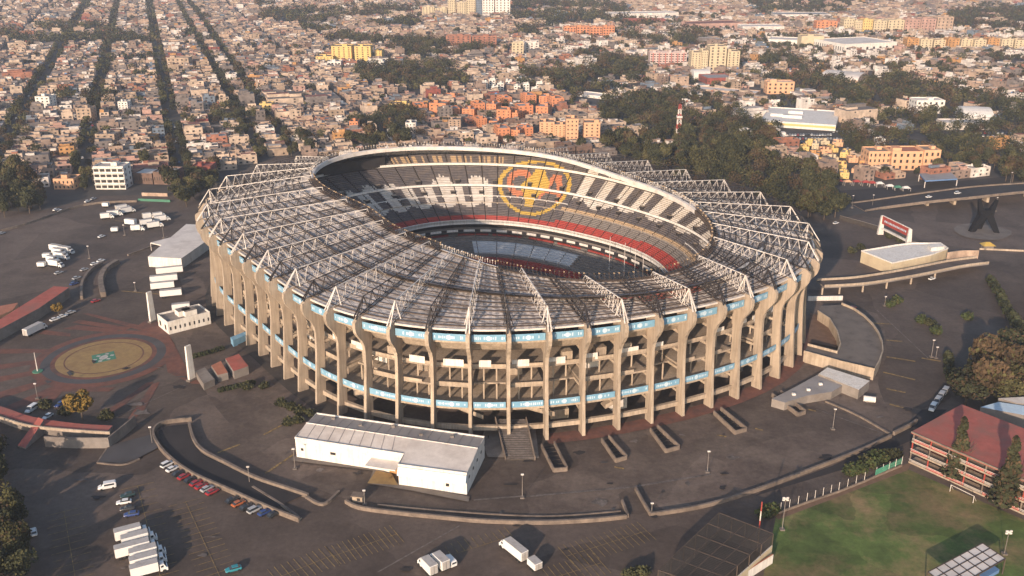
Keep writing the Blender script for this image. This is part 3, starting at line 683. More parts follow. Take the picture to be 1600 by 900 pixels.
# --- yellow blocks
for i, (x0, x1, yb, yt, l) in enumerate([(519, 550, 99, 73, 'wide yellow apartment tower, leftmost of the yellow towers'), (555, 580, 100, 73, 'yellow apartment tower between the wide yellow tower and the slim one'), (586, 597, 98, 80, 'slim yellow apartment tower at the right of the yellow towers'), (494, 521, 101, 89, 'low yellow block with stepped roof left of the yellow towers')]):
    block('apartment_tower', l, 'building', (x0, yb), (x1, yb), yt, 22, 'yellow_wall', 'flat_tan', 8 if i < 3 else 4, [4, 3, 2, 5][i], 'yellow apartment towers', ww=.3)
for x0, x1, yb, yt, l in ((512, 533, 107, 97, 'white low building at the foot of the wide yellow tower'), (573, 600, 105, 97, 'white low building at the foot of the slim yellow tower')): block('low_building', l, 'building', (x0, yb), (x1, yb), yt, 16, 'white_wall', 'flat_pale', 2, 4)
# --- cream slabs on the top edge
for x0, x1, yt, w_, l in ((660, 679, 11, 'beige_wall', 'lowest cream apartment slab at the left of the row on the top edge'), (680, 698, 13, 'beige_wall', 'second low cream slab on the top edge'), (700, 712, 1, 'beige_wall', 'narrow cream tower rising on the top edge'), (714, 728, 4, 'beige_wall', 'cream apartment tower on the top edge'), (729, 743, -2, 'beige_wall', 'cream apartment tower left of the glass one'),
                          (744, 753, -8, 'bluegrey', 'blue grey glass tower on the top edge'), (754, 772, -9, 'white_wall', 'white apartment tower right of the glass one'), (774, 797, -9, 'white_wall', 'broad white apartment tower, rightmost on the top edge')):
    block('apartment_tower', l, 'building', (x0, 26), (x1, 26), yt, 25, 'house_bluegrey' if w_ == 'bluegrey' else w_, 'flat_pale', 9, 4, 'towers on the top edge', ww=.35)
# --- orange brick flats
BR = [(671, 697, 183, 162), (699, 719, 184, 171), (722, 741, 184, 171), (743, 758, 182, 163), (760, 775, 181, 163), (785, 800, 166, 154), (776, 798, 190, 172), (810, 833, 184, 167), (837, 856, 187, 167), (862, 881, 172, 155), (842, 860, 164, 151), (820, 838, 162, 150), (798, 809, 190, 177), (815, 833, 217, 201), (798, 812, 220, 204), (747, 761, 199, 187), (764, 777, 202, 190), (778, 797, 222, 202), (690, 712, 158, 150), (650, 668, 176, 165), (725, 745, 160, 152)]
for i, (x0, x1, yb, yt) in enumerate(BR):
    row = 'front' if yb > 195 else 'back' if yb < 168 else 'middle'; xs_ = sorted(b_[0] for b_ in BR if ('front' if b_[2] > 195 else 'back' if b_[2] < 168 else 'middle') == row); pos = f'{row} row, ' + ['leftmost', 'second', 'third', 'fourth', 'fifth', 'sixth', 'seventh', 'eighth', 'ninth', 'tenth', 'eleventh', 'twelfth', 'thirteenth', 'fourteenth', 'fifteenth'][xs_.index(x0)] + ' from the left,'
    block('brick_flats', f'orange brick flats in the {pos} of the brick estate', 'building', (x0, yb), (x1, yb - (1 if i % 2 else -1)), yt, 15, 'orange_wall', 'grey_roof' if i % 3 else 'flat_tan', 4, 3, 'orange brick flats behind the stadium', extra=1, ww=.28, wh=.4)
for x0, x1, yb, yt, l in ((843, 866, 214, 192, 'peach block of flats nearest the brick estate'), (866, 884, 216, 196, 'peach block with grey roof plant behind a tree'), (884, 903, 224, 187, 'tall peach block left of the dark gap'), (912, 937, 224, 193, 'tall peach block at the right of the peach group')):
    block('peach_flats', l, 'building', (x0, yb), (x1, yb), yt, 14, 'peach_wall', 'flat_tan', 6, 3, 'peach blocks of flats', ww=.3, wh=.4)
for x0, x1, yb, yt, d, wl, rf, fl, l in ((609, 640, 172, 163, 14, 'yellow_wall', 'flat_tan', 3, 'long yellow block left of the brick estate'), (701, 720, 208, 188, 12, 'house_tan', 'flat_grey', 6, 'grey tan block standing before the brick estate'), (634, 650, 209, 193, 12, 'house_white', 'flat_grey', 4, 'white block with dark openings left of the brick estate'),
        (547, 560, 213, 191, 11, 'orange_wall', 'flat_brown', 5, 'narrow orange brick tower above the far rim'), (599, 612, 200, 190, 12, 'house_ochre', 'flat_grey', 3, 'small ochre block in the mid left of the brick estate'),
        (600, 622, 150, 137, 12, 'house_concrete_block', 'flat_grey', 4, 'grey block below the tree belt'), (697, 736, 74, 56, 14, 'house_brick', 'flat_brown', 5, 'dark brick slab, left one of two'), (738, 776, 75, 57, 14, 'house_brick', 'flat_brown', 5, 'dark brick slab, right one of two'),
        (800, 818, 88, 67, 14, 'beige_wall', 'flat_pale', 5, 'cream block left of the tree belt middle'), (820, 842, 85, 67, 14, 'house_white', 'flat_pale', 5, 'cream and white block beside the cream one'),
        (150, 197, 296, 262, 13, 'white_wall', 'flat_pale', 4, 'white four storey building with open galleries by the left car park'), (301, 331, 284, 262, 14, 'house_red_wall', 'red_roof', 2, 'dark red house behind the left end of the stadium'), (85, 117, 296, 281, 12, 'peach_wall', 'flat_brown', 2, 'orange house behind the left car park'),
        (58, 80, 174, 152, 14, 'white_wall', 'flat_grey', 5, 'white slim block left of the second avenue'), (121, 144, 190, 170, 12, 'house_sand', 'flat_tan', 4, 'square sand coloured block by the second avenue'), (150, 180, 224, 211, 15, 'house_sand', 'flat_grey', 3, 'broad sand block with grey roof between avenues'), (186, 201, 177, 160, 10, 'white_wall', 'flat_grey', 5, 'white block with rows of dark square windows'),
        (262, 296, 107, 91, 16, 'house_sand', 'flat_tan', 3, 'broad plain sand block in the upper left city'), (406, 425, 174, 163, 12, 'yellow_wall', 'flat_tan', 2, 'small bright yellow house in the left city'), (220, 243, 224, 214, 10, 'house_ochre', 'flat_tan', 2, 'yellow ochre house beside the long dark street'), (15, 32, 82, 72, 12, 'house_sand', 'flat_tan', 4, 'sand coloured block at the upper left edge'),
        (1355, 1389, 264, 238, 16, 'peach_wall', 'flat_tan', 3, 'peach building left of the dark tree by the overpass'), (1391, 1440, 266, 238, 18, 'peach_wall', 'terracotta', 3, 'long peach building behind trees by the overpass'), (1440, 1466, 267, 236, 16, 'peach_wall', 'flat_tan', 3, 'peach building with a white rooftop tank'),
        (1430, 1474, 178, 158, 18, 'white_wall', 'white_roof', 3, 'white villa like building in the wood on the right'), (1370, 1382, 232, 219, 8, 'white_wall', 'flat_pale', 3, 'small white tower in the trees'),
        (1158, 1184, 219, 206, 10, 'white_wall', 'flat_pale', 3, 'white house in the wood left of the store'), (1209, 1231, 223, 213, 12, 'white_wall', 'white_roof', 1, 'small white shed beside the store car park'), (1198, 1240, 147, 129, 14, 'peach_wall', 'flat_pale', 3, 'peach block at the edge of the wood'),
        (1251, 1286, 75, 57, 20, 'beige_wall', 'flat_tan', 0, 'windowless tan hall on the right'), (1275, 1307, 50, 34, 18, 'orange_wall', 'flat_tan', 4, 'pale orange block near the top right'), (1500, 1552, 120, 112, 20, 'house_sand', 'flat_tan', 2, 'low sand block in the right city')):
    block('building', l, 'building', (x0, yb), (x1, yb), yt, d, wl, rf, fl, 5 if x1 - x0 > 30 else 3, bal='white_wall' if x0 == 150 and yb == 296 else None, ww=.8 if yb == 296 and x0 == 150 else .35)
for i, (x0, yb) in enumerate(((752, 140), (764, 136), (777, 142), (790, 138), (803, 146), (817, 143), (830, 150), (806, 135), (838, 141), (768, 147))):
    block('white_house', f'white terraced house in the white cluster below the tree belt, {["front left", "back left", "middle", "upper middle", "front middle", "right of middle", "front right", "back middle", "right end", "front left corner"][i]}', 'house', (x0, yb), (x0 + 10, yb), yb - 11, 9, 'white_wall', 'flat_pale', 3, 2, 'white house cluster')
for i, (x0, x1) in enumerate(((881, 900), (901, 921), (922, 941), (942, 960))): block('orange_flats', f'orange block of flats in the far row, {["left end", "second from left", "second from right", "right end"][i]}', 'building', (x0, 58), (x1, 58), 43 - (i % 2), 18, 'orange_wall', 'flat_tan', 4, 4, 'far orange row')
for i, (x0, x1) in enumerate(((1015, 1034), (1034.5, 1053), (1053.5, 1072))):
    t, w, d, h = block('pink_flats', f'pale pink block with red vertical stripes, {["left", "middle", "right"][i]} of three', 'building', (x0, 105), (x1, 105), 83, 16, 'pink_wall', 'flat_pale', 6, 4, 'pink striped blocks')
    for j in (-.25, .25): b = MB(); b.box((j * w, -d / 2 - .1, 0), (w * .07, .35, h), 'seat_red'); b.build('red_stripe', t)
for i, (x0, x1, yt) in enumerate(((1079, 1094, 83), (1094.5, 1105, 80), (1107, 1133, 73), (1135, 1154, 81))): block('beige_tower', f'beige apartment tower beside the pink blocks, {["left", "narrow second", "tallest third", "right"][i]} of the four', 'building', (x0, 114), (x1, 114), yt, 20, 'beige_wall', 'flat_tan', 9, 3, 'beige towers', ww=.3)
def vault(name, label, p1, p2, ytop, depth, wall, roof, rise=.3):
    A = Vector(px(*p1)); B_ = Vector(px(*p2)); w = (B_ - A).length; rz = math.atan2(B_.y - A.y, B_.x - A.x); h = hgt(A, ytop); n = Vector((-math.sin(rz), math.cos(rz))); c = (A + B_) / 2 + n * depth / 2; foot(c, w, depth, rz)
    t = thing(name, label, 'hall', (c.x, c.y, 0), rz); b = MB(); b.box((0, 0, 0), (w, depth, h), wall, 0, roof); b.build('wall', t)
    b = MB(); n_ = 10
    for i in range(n_):
        a0, a1 = math.pi * i / n_, math.pi * (i + 1) / n_; y0, z0, y1, z1 = -math.cos(a0) * depth / 2, h + math.sin(a0) * depth * rise, -math.cos(a1) * depth / 2, h + math.sin(a1) * depth * rise
        b.poly([(-w / 2, y0, z0), (w / 2, y0, z0), (w / 2, y1, z1), (-w / 2, y1, z1)], roof)
    for s in (-1, 1): b.poly([(s * w / 2, -math.cos(math.pi * i / n_) * depth / 2, h + .02 + math.sin(math.pi * i / n_) * depth * rise) for i in range(n_ + 1)][::s], wall)
    b.build('roof', t); return t
vault('vaulted_hall', 'pale vaulted roof hall showing above the right wood', (1280, 126), (1340, 131), 121, 45, 'house_tan', 'white_roof', .12)
vault('vaulted_hall', 'white vaulted hall behind the right wood', (1505, 193), (1552, 195), 187, 40, 'white_wall', 'white_wall', .2)
vault('vaulted_hall', 'white round topped hall at the foot of the beige towers', (1084, 125), (1110, 125), 118, 25, 'white_wall', 'white_wall', .2)
for p1, p2, yt, d, wl, rf, l in (((1475, 203), (1552, 203), 193, 18, 'house_white', 'white_roof', 'long white flat shed before the white vaulted hall'), ((1318, 84), (1400, 80), 70, 70, 'white_wall', 'white_roof', 'large white flat roofed hall in the upper right'), ((1105, 132), (1147, 131), 123, 30, 'house_red_wall', 'grey_roof', 'red walled hall below the beige towers'),
        ((955, 32), (1060, 30), 22, 40, 'house_white', 'white_roof', 'long white far hall at the top'), ((975, 38), (1040, 38), 31, 25, 'house_red_wall', 'red_roof', 'long red roofed far hall'), ((1210, 30), (1298, 30), 23, 50, 'house_white', 'grey_roof', 'far grey roofed hall'), ((1160, 52), (1225, 52), 42, 40, 'house_white', 'white_roof', 'white far warehouse right of the tower group'), ((900, 150), (965, 158), 147, 18, 'white_wall', 'white_roof', 'white long roof at the edge of the wood'),
        ((1060, 140), (1180, 150), 137, 20, 'house_tan', 'white_roof', 'long pale roof right of the tree belt'), ((1200, 70), (1250, 72), 62, 40, 'white_wall', 'white_roof', 'white hall left of the tan hall'), ((1080, 48), (1160, 46), 38, 45, 'house_pink', 'flat_red', 'wide dull red roofed hall at the top'), ((210, 287), (239, 288), 272, 16, 'house_brown', 'white_roof', 'brown shed with white roof beside the white gallery building'), ((241, 288), (272, 289), 270, 16, 'house_brown', 'grey_roof', 'brown shed with grey roof beside the long dark street')):
    block('hall', l, 'hall', p1, p2, yt, d, wl, rf, 1, 8, extra=0, ww=.3, wh=.3)
block('store', 'big flat roofed store with a yellow band under the roof edge', 'store', (1187, 197), (1305, 205), 189, 70, 'white_wall', 'white_wall', 0, 0, extra=3, band=('yellow_wall', .45, .4))
for i, (x0, x1, yt, wl) in enumerate(((1317, 1333, 30, 'beige_wall'), (1334, 1346, 33, 'beige_wall'), (1347, 1362, 31, 'yellow_wall'), (1364, 1384, 33, 'beige_wall'), (1386, 1411, 32, 'beige_wall'), (1412, 1436, 31, 'house_pink'), (1437, 1460, 30, 'house_pink'), (1462, 1487, 27, 'house_tan'))): block('apartment_block', f'apartment block in the far top right row, {["leftmost cream", "second cream", "yellowish", "fourth cream", "broad cream", "left pink", "right pink", "rightmost tan"][i]}', 'building', (x0, 52), (x1, 52), yt, 20, wl, 'flat_tan', 5, 4, 'far top right row', ww=.3)
for i in range(9): x0 = 1416 + i * 21; block('terrace_flats', f'sand coloured flats in the long right terrace, {["leftmost", "second", "third", "fourth", "middle", "sixth", "seventh", "eighth", "last at the edge"][i]}', 'building', (x0, 79 + (i % 2)), (x0 + 18, 79 + (i % 2)), 61 + (i % 3), 16, 'beige_wall' if i % 3 else 'house_ochre', 'flat_tan' if i % 2 else 'flat_red', 5, 3, 'right terrace', ww=.3)
ry = random.Random(4); PY_ = [(1252, 236), (1268, 233), (1282, 241), (1298, 238), (1262, 247), (1312, 246), (1292, 254), (1326, 254), (1274, 258), (1342, 260), (1308, 264), (1290, 270), (1330, 270), (1312, 279), (1345, 276), (1258, 227), (1278, 226), (1300, 228)]
for i, (x0, yb) in enumerate(PY_): block('yellow_house', f'yellow walled house of the sunlit group by the store, {["far left","far right","middle","near left","near right","inner"][i % 6]}, {["flat roof","roof room","tan roof"][i // 6]}', 'house', (x0, yb), (x0 + ry.uniform(10, 19), yb + ry.uniform(0, 2)), yb - ry.uniform(4, 8), ry.uniform(8, 15), ['yellow_wall', 'beige_wall', 'peach_wall', 'yellow_wall', 'house_ochre'][i % 5], ['flat_tan', 'flat_pale', 'flat_red', 'flat_tan'][i % 4], 2, 1 + i % 2, 'yellow sunlit houses', ww=.22, wh=.3, extra=2)
# --- blue canopy, kiosks by the overpass
t, c, P = pprism('petrol_canopy', 'grey canopy roof with a blue edge on posts by the overpass', 'canopy', [(1437, 271), (1486, 269), (1496, 279), (1446, 282)], 5.5, 'steel_blue', 'grey_roof', 4.6)
for p in P: b = MB(); b.cyl((p[0] - c[0], p[1] - c[1], 0), (p[0] - c[0], p[1] - c[1], 4.6), .3, 'white_steel', 6); b.build('post', t)
for i, (x, y, m) in enumerate(((1352, 290, 'seat_red'), (1362, 291, 'seat_red'), (1374, 292, 'white_wall'), (1310, 288, 'seat_red'), (1324, 289, 'peach_wall'), (1338, 289, 'seat_red'), (1390, 296, 'white_wall'), (1402, 298, 'green_paint'), (1415, 299, 'white_wall'))):
    p = px(x, y); t = thing('market_stall', f'{ {"seat_red": "red", "white_wall": "white", "peach_wall": "peach", "green_paint": "green"}[m]} stall roof by the road before the yellow houses, number of its row from the left end {["first", "second", "third", "fourth", "fifth", "sixth", "seventh", "eighth", "ninth"][i]}'.replace(', number of its row from the left end', ','), 'stall', (*p, 0), 0, 'roadside stalls'); FOOT.append((*p, 4, 4, 0))
    b = MB(); b.hexa([(-2.6, -2, 2.4), (2.6, -2, 2.4), (2.6, 2, 2.4), (-2.6, 2, 2.4)], [(-1, -.3, 3.6), (1, -.3, 3.6), (1, .3, 3.6), (-1, .3, 3.6)], m); b.build('roof', t)
    for a, e in ((-2.4, -1.8), (2.4, -1.8), (2.4, 1.8), (-2.4, 1.8)): b = MB(); b.bar((a, e, 0), (a, e, 2.5), .15, 'white_steel'); b.build('post', t)
# --- telecom mast
p = px(1059, 224); t = thing('telecom_mast', 'red and white lattice telecom mast standing in the wood', 'mast', (*p, 0)); Hm = hgt(p, 163)
for i in range(8):
    b = MB(); z0, z1 = Hm * i / 8, Hm * (i + 1) / 8; w0, w1 = 2.2 - 1.5 * i / 8, 2.2 - 1.5 * (i + 1) / 8; m = 'red_steel' if i % 2 else 'white_steel'
    cc = [(-1, -1), (1, -1), (1, 1), (-1, 1)]
    for j in range(4):
        a, c2 = cc[j], cc[(j + 1) % 4]; b.bar((a[0] * w0, a[1] * w0, z0), (a[0] * w1, a[1] * w1, z1), .5, m); b.bar((a[0] * w0, a[1] * w0, z0), (c2[0] * w1, c2[1] * w1, z1), .3, m); b.bar((a[0] * w1, a[1] * w1, z1), (c2[0] * w1, c2[1] * w1, z1), .3, m)
    b.build('mast_section', t)
b = MB(); b.box((0, 0, Hm * .66), (4.2, 4.2, 1.6), 'white_steel'); b.build('antenna_ring', t)

# ================================================================ NEAR BUILDINGS
# white warehouse before the stadium
Zw = 7.4; pts = [(461, 685), (632, 711), (622, 727), (729, 741), (757, 684), (495, 647)]
t, c, P = pprism('warehouse', 'long white warehouse with a shallow grey gable roof before the stadium', 'warehouse', pts, Zw, 'white_wall', 'white_roof')
WT = t; L_ = [Vector((p[0] - c[0], p[1] - c[1])) for p in P]; a, f, e_ = L_[0], L_[5], L_[4]; d0 = L_[3]
r0 = a + (f - a) * .52; r1 = d0 + (e_ - d0) * .62
b = MB(); dd = .25; b.poly([(*(a + (f - a) * .03), Zw + .05), (*(L_[1] + (f - a) * .02), Zw + .05), (*r1.lerp(r0, .38), Zw + 1.0), (*r0, Zw + 1.0)], 'white_roof')
b.poly([(*(L_[2]), Zw + .05), (*(d0), Zw + .05), (*r1, Zw + 1.0), (*r1.lerp(r0, .38), Zw + 1.0)], 'white_roof'); b.poly([(*L_[1], Zw + .05), (*L_[2], Zw + .05), (*r1.lerp(r0, .38), Zw + 1.0)], 'white_roof'); b.build('roof', t, label='near pale roof slope')
b = MB(); b.poly([(*r0, Zw + 1.0), (*r1, Zw + 1.0), (*e_, Zw + .05), (*f, Zw + .05)], 'grey_roof'); b.build('roof', t, label='far grey roof slope')
b = MB(); b.wall([tuple(v) for v in L_], .55, .3, 'white_wall', 'white_wall', Zw, True); b.build('parapet', t)
b = MB(); b.bar((*(r0), Zw + 1.05), (*(r1), Zw + 1.05), .25, 'white_wall'); b.build('roof_ridge', t)
u = (L_[1] - L_[0]).normalized(); nn = Vector((u.y, -u.x))
b = MB()
for j in range(1, 17):
    w_ = j / 17; p0 = f.lerp(e_, w_); p1 = r0.lerp(r1, w_); b.bar((*p0, Zw + .12), (*p1, Zw + 1.07), .10, 'grey_roof'); q0_ = L_[0].lerp(L_[3], w_)
    if w_ < .55: p2 = L_[0].lerp(L_[1], w_ / .6); b.bar((*p1, Zw + 1.07), (*p2.lerp(p1, .04), Zw + .12), .10, 'grey_roof')
b.build('roof_seams', t, kind='stuff')
for j, (w_, k_) in enumerate(((.12, .3), (.3, .55), (.48, .25), (.66, .6), (.83, .4))): p0 = f.lerp(e_, w_); p1 = r0.lerp(r1, w_); q = p0.lerp(p1, k_); b = MB(); b.box((q.x, q.y, Zw + .3), (1.1, .9, .9), 'concrete_grey', .3); b.build('roof_vent', t)
q0, q1 = L_[0].lerp(L_[1], .70), L_[0].lerp(L_[1], .97); b = MB(); b.hexa([(*q0, 4.3), (*(q0 + nn * 5.2), 4.3), (*(q1 + nn * 5.2), 4.3), (*q1, 4.3)], [(*q0, 4.7), (*(q0 + nn * 5.2), 4.7), (*(q1 + nn * 5.2), 4.7), (*q1, 4.7)], 'white_wall', 'white_roof'); b.build('porch_roof', t)
q0, q1 = L_[0].lerp(L_[1], .86), L_[0].lerp(L_[1], .95); b = MB(); b.hexa([(*q0, .1), (*(q0 + nn * .15), .1), (*(q1 + nn * .15), .1), (*q1, .1)], [(*q0, 3.2), (*(q0 + nn * .15), 3.2), (*(q1 + nn * .15), 3.2), (*q1, 3.2)], 'house_ochre'); b.build('door', t)
u2 = (L_[3] - L_[2]).normalized(); n2 = Vector((u2.y, -u2.x)); w2 = (L_[3] - L_[2]).length
b = MB(); q = L_[2] + u2 * 0; k = L_[3]; b.hexa([(*q, 4.6), (*(q + n2 * 1.5), 4.6), (*(k + n2 * 1.5), 4.6), (*k, 4.6)], [(*q, 7.0), (*(q + n2 * .3), 7.0), (*(k + n2 * .3), 7.0), (*k, 7.0)], 'banner_white', 'grey_roof'); b.build('canopy', t)
for fr, zz_ in ((.06, 3.2), (.335, 3.4), (.36, 3.4)): q = L_[0].lerp(L_[1], fr) + nn * .05; b = MB(); b.box((q.x, q.y, zz_), (.9, .12, .9), 'window_dark', math.atan2(u.y, u.x)); b.build('window', t)
q = L_[2] + u2 * w2 * .72 + n2 * .05; b = MB(); b.box((q.x, q.y, 2.2), (1.1, .12, 1.0), 'window_dark', math.atan2(u2.y, u2.x)); b.build('window', t)
u3 = (L_[4] - L_[3]).normalized(); n3 = Vector((u3.y, -u3.x))
for j in range(6): q = L_[3] + u3 * (3 + j * 5) + n3 * .05; b = MB(); b.box((q.x, q.y, 4.4), (1.1, .12, .8), 'window_dark', math.atan2(u3.y, u3.x)); b.build('window', t)
sheet('warehouse_apron', [(452, 718), (461, 714), (600, 737), (622, 757), (734, 778), (732, 786), (640, 768), (575, 757), (583, 737), (458, 722)], 'pale_paving')
sheet('warehouse_forecourt', [(574, 757), (588, 737), (612, 742), (622, 760)], 'tan_paving')
sheet('stair_side_slab', [(752, 690), (760, 664), (836, 664), (842, 718), (762, 716)], 'concrete_grey')
# hall and wing at the left end
t, c, P = pprism('marquee_hall', 'long white hall with a pale flat roof left of the stadium', 'hall', [(231, 401), (283, 404), (330, 371), (330, 352), (291, 350)], 5.5, 'white_wall', 'white_roof')
t, c, P = pprism('side_shelter', 'white open shelter leaning on the long white hall', 'shelter', [(235, 379), (277, 368), (286, 371), (252, 383)], 4.5, 'white_wall', 'white_roof', 4.)
for p in P: b = MB(); b.bar((p[0] - c[0], p[1] - c[1], 0), (p[0] - c[0], p[1] - c[1], 4), .25, 'white_steel'); b.build('post', t)
# long red roof building and terrace at the left edge
t, c, P = pprism('long_house', 'long low building with a red roof at the left edge', 'building', [(-60, 532), (0, 499), (30, 480), (84, 447), (108, 449), (60, 482), (0, 514), (-60, 548)], 5., 'concrete_grey', 'red_roof')
t, c, P = pprism('annex', 'low tan roofed annex behind the long red roof', 'building', [(-60, 505), (0, 478), (28, 473), (20, 484), (-60, 520)], 3.5, 'peach_wall', 'terracotta')
pw = [px(*q, 3) for q in smooth([(-40, 630), (0, 642), (45, 657), (110, 667), (172, 671)], 5)]
b = MB(); b.wall(pw, 3.4, 4.0, 'concrete_grey', 'red_roof'); tag(b.build('terrace_building'), 'curved low building with a red strip roof left of the front car park', 'building')
b = MB(); b.wall([px(*q, 3.6) for q in smooth([(-40, 640), (0, 652), (45, 665), (110, 672), (172, 676)], 5)], 1.0, .5, 'concrete', None, 3.0); tag(b.build('terrace_parapet'), 'pale curved parapet along the terrace building', 'wall')
b = MB(); b.wall([px(*q) for q in ((72, 698), (120, 700), (171, 700), (205, 672), (212, 665))], 4.0, .6, 'concrete_grey', 'kerb'); tag(b.build('retaining_wall'), 'grey retaining wall below the terrace building', 'wall')
b = MB(); P = [px(28, 698), px(64, 672), px(72, 676), px(40, 702)]; b.hexa([(*p, 0) for p in P], [(*P[0], .5), (*P[1], 5), (*P[2], 5), (*P[3], .5)], 'concrete_grey', 'red_roof'); tag(b.build('sloping_ramp'), 'red topped sloping ramp joining the terrace building to the car park', 'ramp')
b = MB(); b.wall([px(216, 314), px(266, 316)], 1.6, .3, 'green_paint'); tag(b.build('green_fence'), 'green board fence below the brown sheds', 'fence')
b = MB(); b.wall([px(222, 306), px(262, 307)], 2.2, .5, 'house_tan', 'kerb'); tag(b.build('tan_wall'), 'tan wall behind the green board fence', 'wall')
b = MB(); b.wall([px(*q) for q in smooth([(-40, 372), (40, 352), (130, 322), (214, 316)], 4)], 1.4, .4, 'kerb'); tag(b.build('boundary_wall'), 'boundary wall between the left car park and the trees', 'wall')
# gate huts left of the pillars
for pts, z, wl, rf, l in (([(352, 560), (373, 553), (388, 572), (365, 580)], 3.5, 'concrete_grey', 'red_roof', 'small hut with a red roof between the hedges'), ([(330, 571), (345, 564), (356, 582), (340, 586)], 3.0, 'concrete_grey', 'terracotta', 'small hut with a terracotta roof beside the white totem'), ([(305, 580), (320, 574), (335, 592), (318, 600)], 2.8, 'concrete_grey', 'concrete_grey', 'grey ticket hut at the foot of the white totem'),
                       ([(360, 527), (383, 518), (387, 522), (364, 532)], 3., 'banner_blue', 'banner_blue', 'light blue ticket booth by the left pillars')):
    pprism('gate_hut', l, 'hut', pts, z, wl, rf, group='huts by the left gate')
for (x, y), yt, l in (((239, 503), 456, 'white totem slab by the parked trailers'), ((300, 594), 540, 'white totem slab beside the gate huts')):
    p = px(x, y); h = hgt(p, yt); t = thing('totem', l, 'totem', (*p, 0), R(60)); b = MB(); b.hexa([(-1.5, -.5, 0), (1.5, -.5, 0), (1.5, .5, 0), (-1.5, .5, 0)], [(-1.2, -.4, h), (1.2, -.4, h), (1.2, .4, h), (-1.2, .4, h)], 'white_wall'); b.build('slab', t)
    b = MB(); b.box((0, 0, 0), (4, 2, .8), 'pale_paving'); b.build('plinth', t)
# low white building at the right with curved wall
t, c, P = pprism('low_building', 'low white windowless building right of the stadium', 'building', [(1346, 393), (1394, 412), (1455, 399), (1481, 389), (1470, 381), (1425, 381), (1400, 384)], 6.0, 'beige_wall', 'white_wall')
b = MB(); b.wall([(p[0] - c[0], p[1] - c[1]) for p in P], .7, .4, 'white_wall', None, 6.0, True); b.build('parapet', t)
t2, c2, P2 = pprism('stair_head', 'white box on the roof of the low white building', 'building', [(1455, 387), (1476, 385), (1470, 380), (1450, 381)], 8., 'white_wall', 'white_wall', 6.0)
b = MB(); b.wall([px(*q) for q in smooth([(1478, 414), (1500, 411), (1526, 411)], 4)], 7., .8, 'house_tan', 'kerb'); tag(b.build('curved_wall'), 'curved tan wall running on from the low white building', 'wall')
# raised walkway
W_ = smooth([(1282, 444), (1345, 440), (1420, 428), (1490, 414), (1535, 408)], 4); t = thing('walkway', 'raised concrete walkway leading right from the stadium', 'walkway', (*px(1282, 444, 4), 0)); o_ = px(1282, 444, 4)
P = [px(a, b_, 4.) for a, b_ in W_]; P = [(p[0] - o_[0], p[1] - o_[1]) for p in P]; b = MB(); b.wall(P, .6, 9., 'concrete_grey', 'asphalt_plaza', 3.6); b.build('deck', t)
for s in (-1, 1):
    Q = []
    for i, p in enumerate(P): a = P[max(0, i - 1)]; e2 = P[min(len(P) - 1, i + 1)]; tt = Vector((e2[0] - a[0], e2[1] - a[1])).normalized(); Q.append((p[0] - tt.y * 4.3 * s, p[1] + tt.x * 4.3 * s))
    b = MB(); b.wall(Q, 1.1, .35, 'concrete', None, 4.2); b.build('parapet', t)
for i in range(0, 12, 2): b = MB(); b.box((P[i][0], P[i][1] - 3.6, 0), (.7, .7, 3.6), 'concrete'); b.build('post', t)
# gate arch with the red sign
A = px(1375, 366); B_ = px(1418, 388); t = thing('sign_gate', 'tall white gate frame carrying a red sign with white lettering', 'gate', (*A, 0)); hA = hgt(A, 337); d = Vector((B_[0] - A[0], B_[1] - A[1]))
for k_ in (Vector((0, 0)), d): b = MB(); b.hexa([(k_.x - 1.6, k_.y - 1, 0), (k_.x + 1.6, k_.y - 1, 0), (k_.x + 1.6, k_.y + 1, 0), (k_.x - 1.6, k_.y + 1, 0)], [(k_.x - .7, k_.y - .7, hA), (k_.x + .7, k_.y - .7, hA), (k_.x + .7, k_.y + .7, hA), (k_.x - .7, k_.y + .7, hA)], 'white_wall'); b.build('gate_leg', t)
b = MB(); b.bar((0, 0, hA * .35), (*d, hA * .35), 1.0, 'white_wall'); b.build('cross_beam', t)
b = MB(); b.wall([(0, 0), tuple(d)], 4.4, .7, 'red_steel', None, hA - 4.4); b.build('sign_board', t)
tu = d.normalized(); nb = Vector((tu.y, -tu.x)) * .42; b = MB(); zc_ = hA - 2.3; rr = random.Random(2); s_ = 3.
while s_ < d.length - 3: wl = rr.uniform(.5, 1.1); q = tu * s_ + nb; q2 = tu * (s_ + wl) + nb; b.poly([(*q, zc_ - .55), (*q2, zc_ - .55), (*q2, zc_ + .55), (*q, zc_ + .55)], 'banner_white'); s_ += wl + .45
b.build('sign_lettering', t, kind='stuff')
b = MB(); b.bar((0, 0, hA + .1), (*d, hA + .1), .5, 'white_wall'); b.build('top_beam', t)
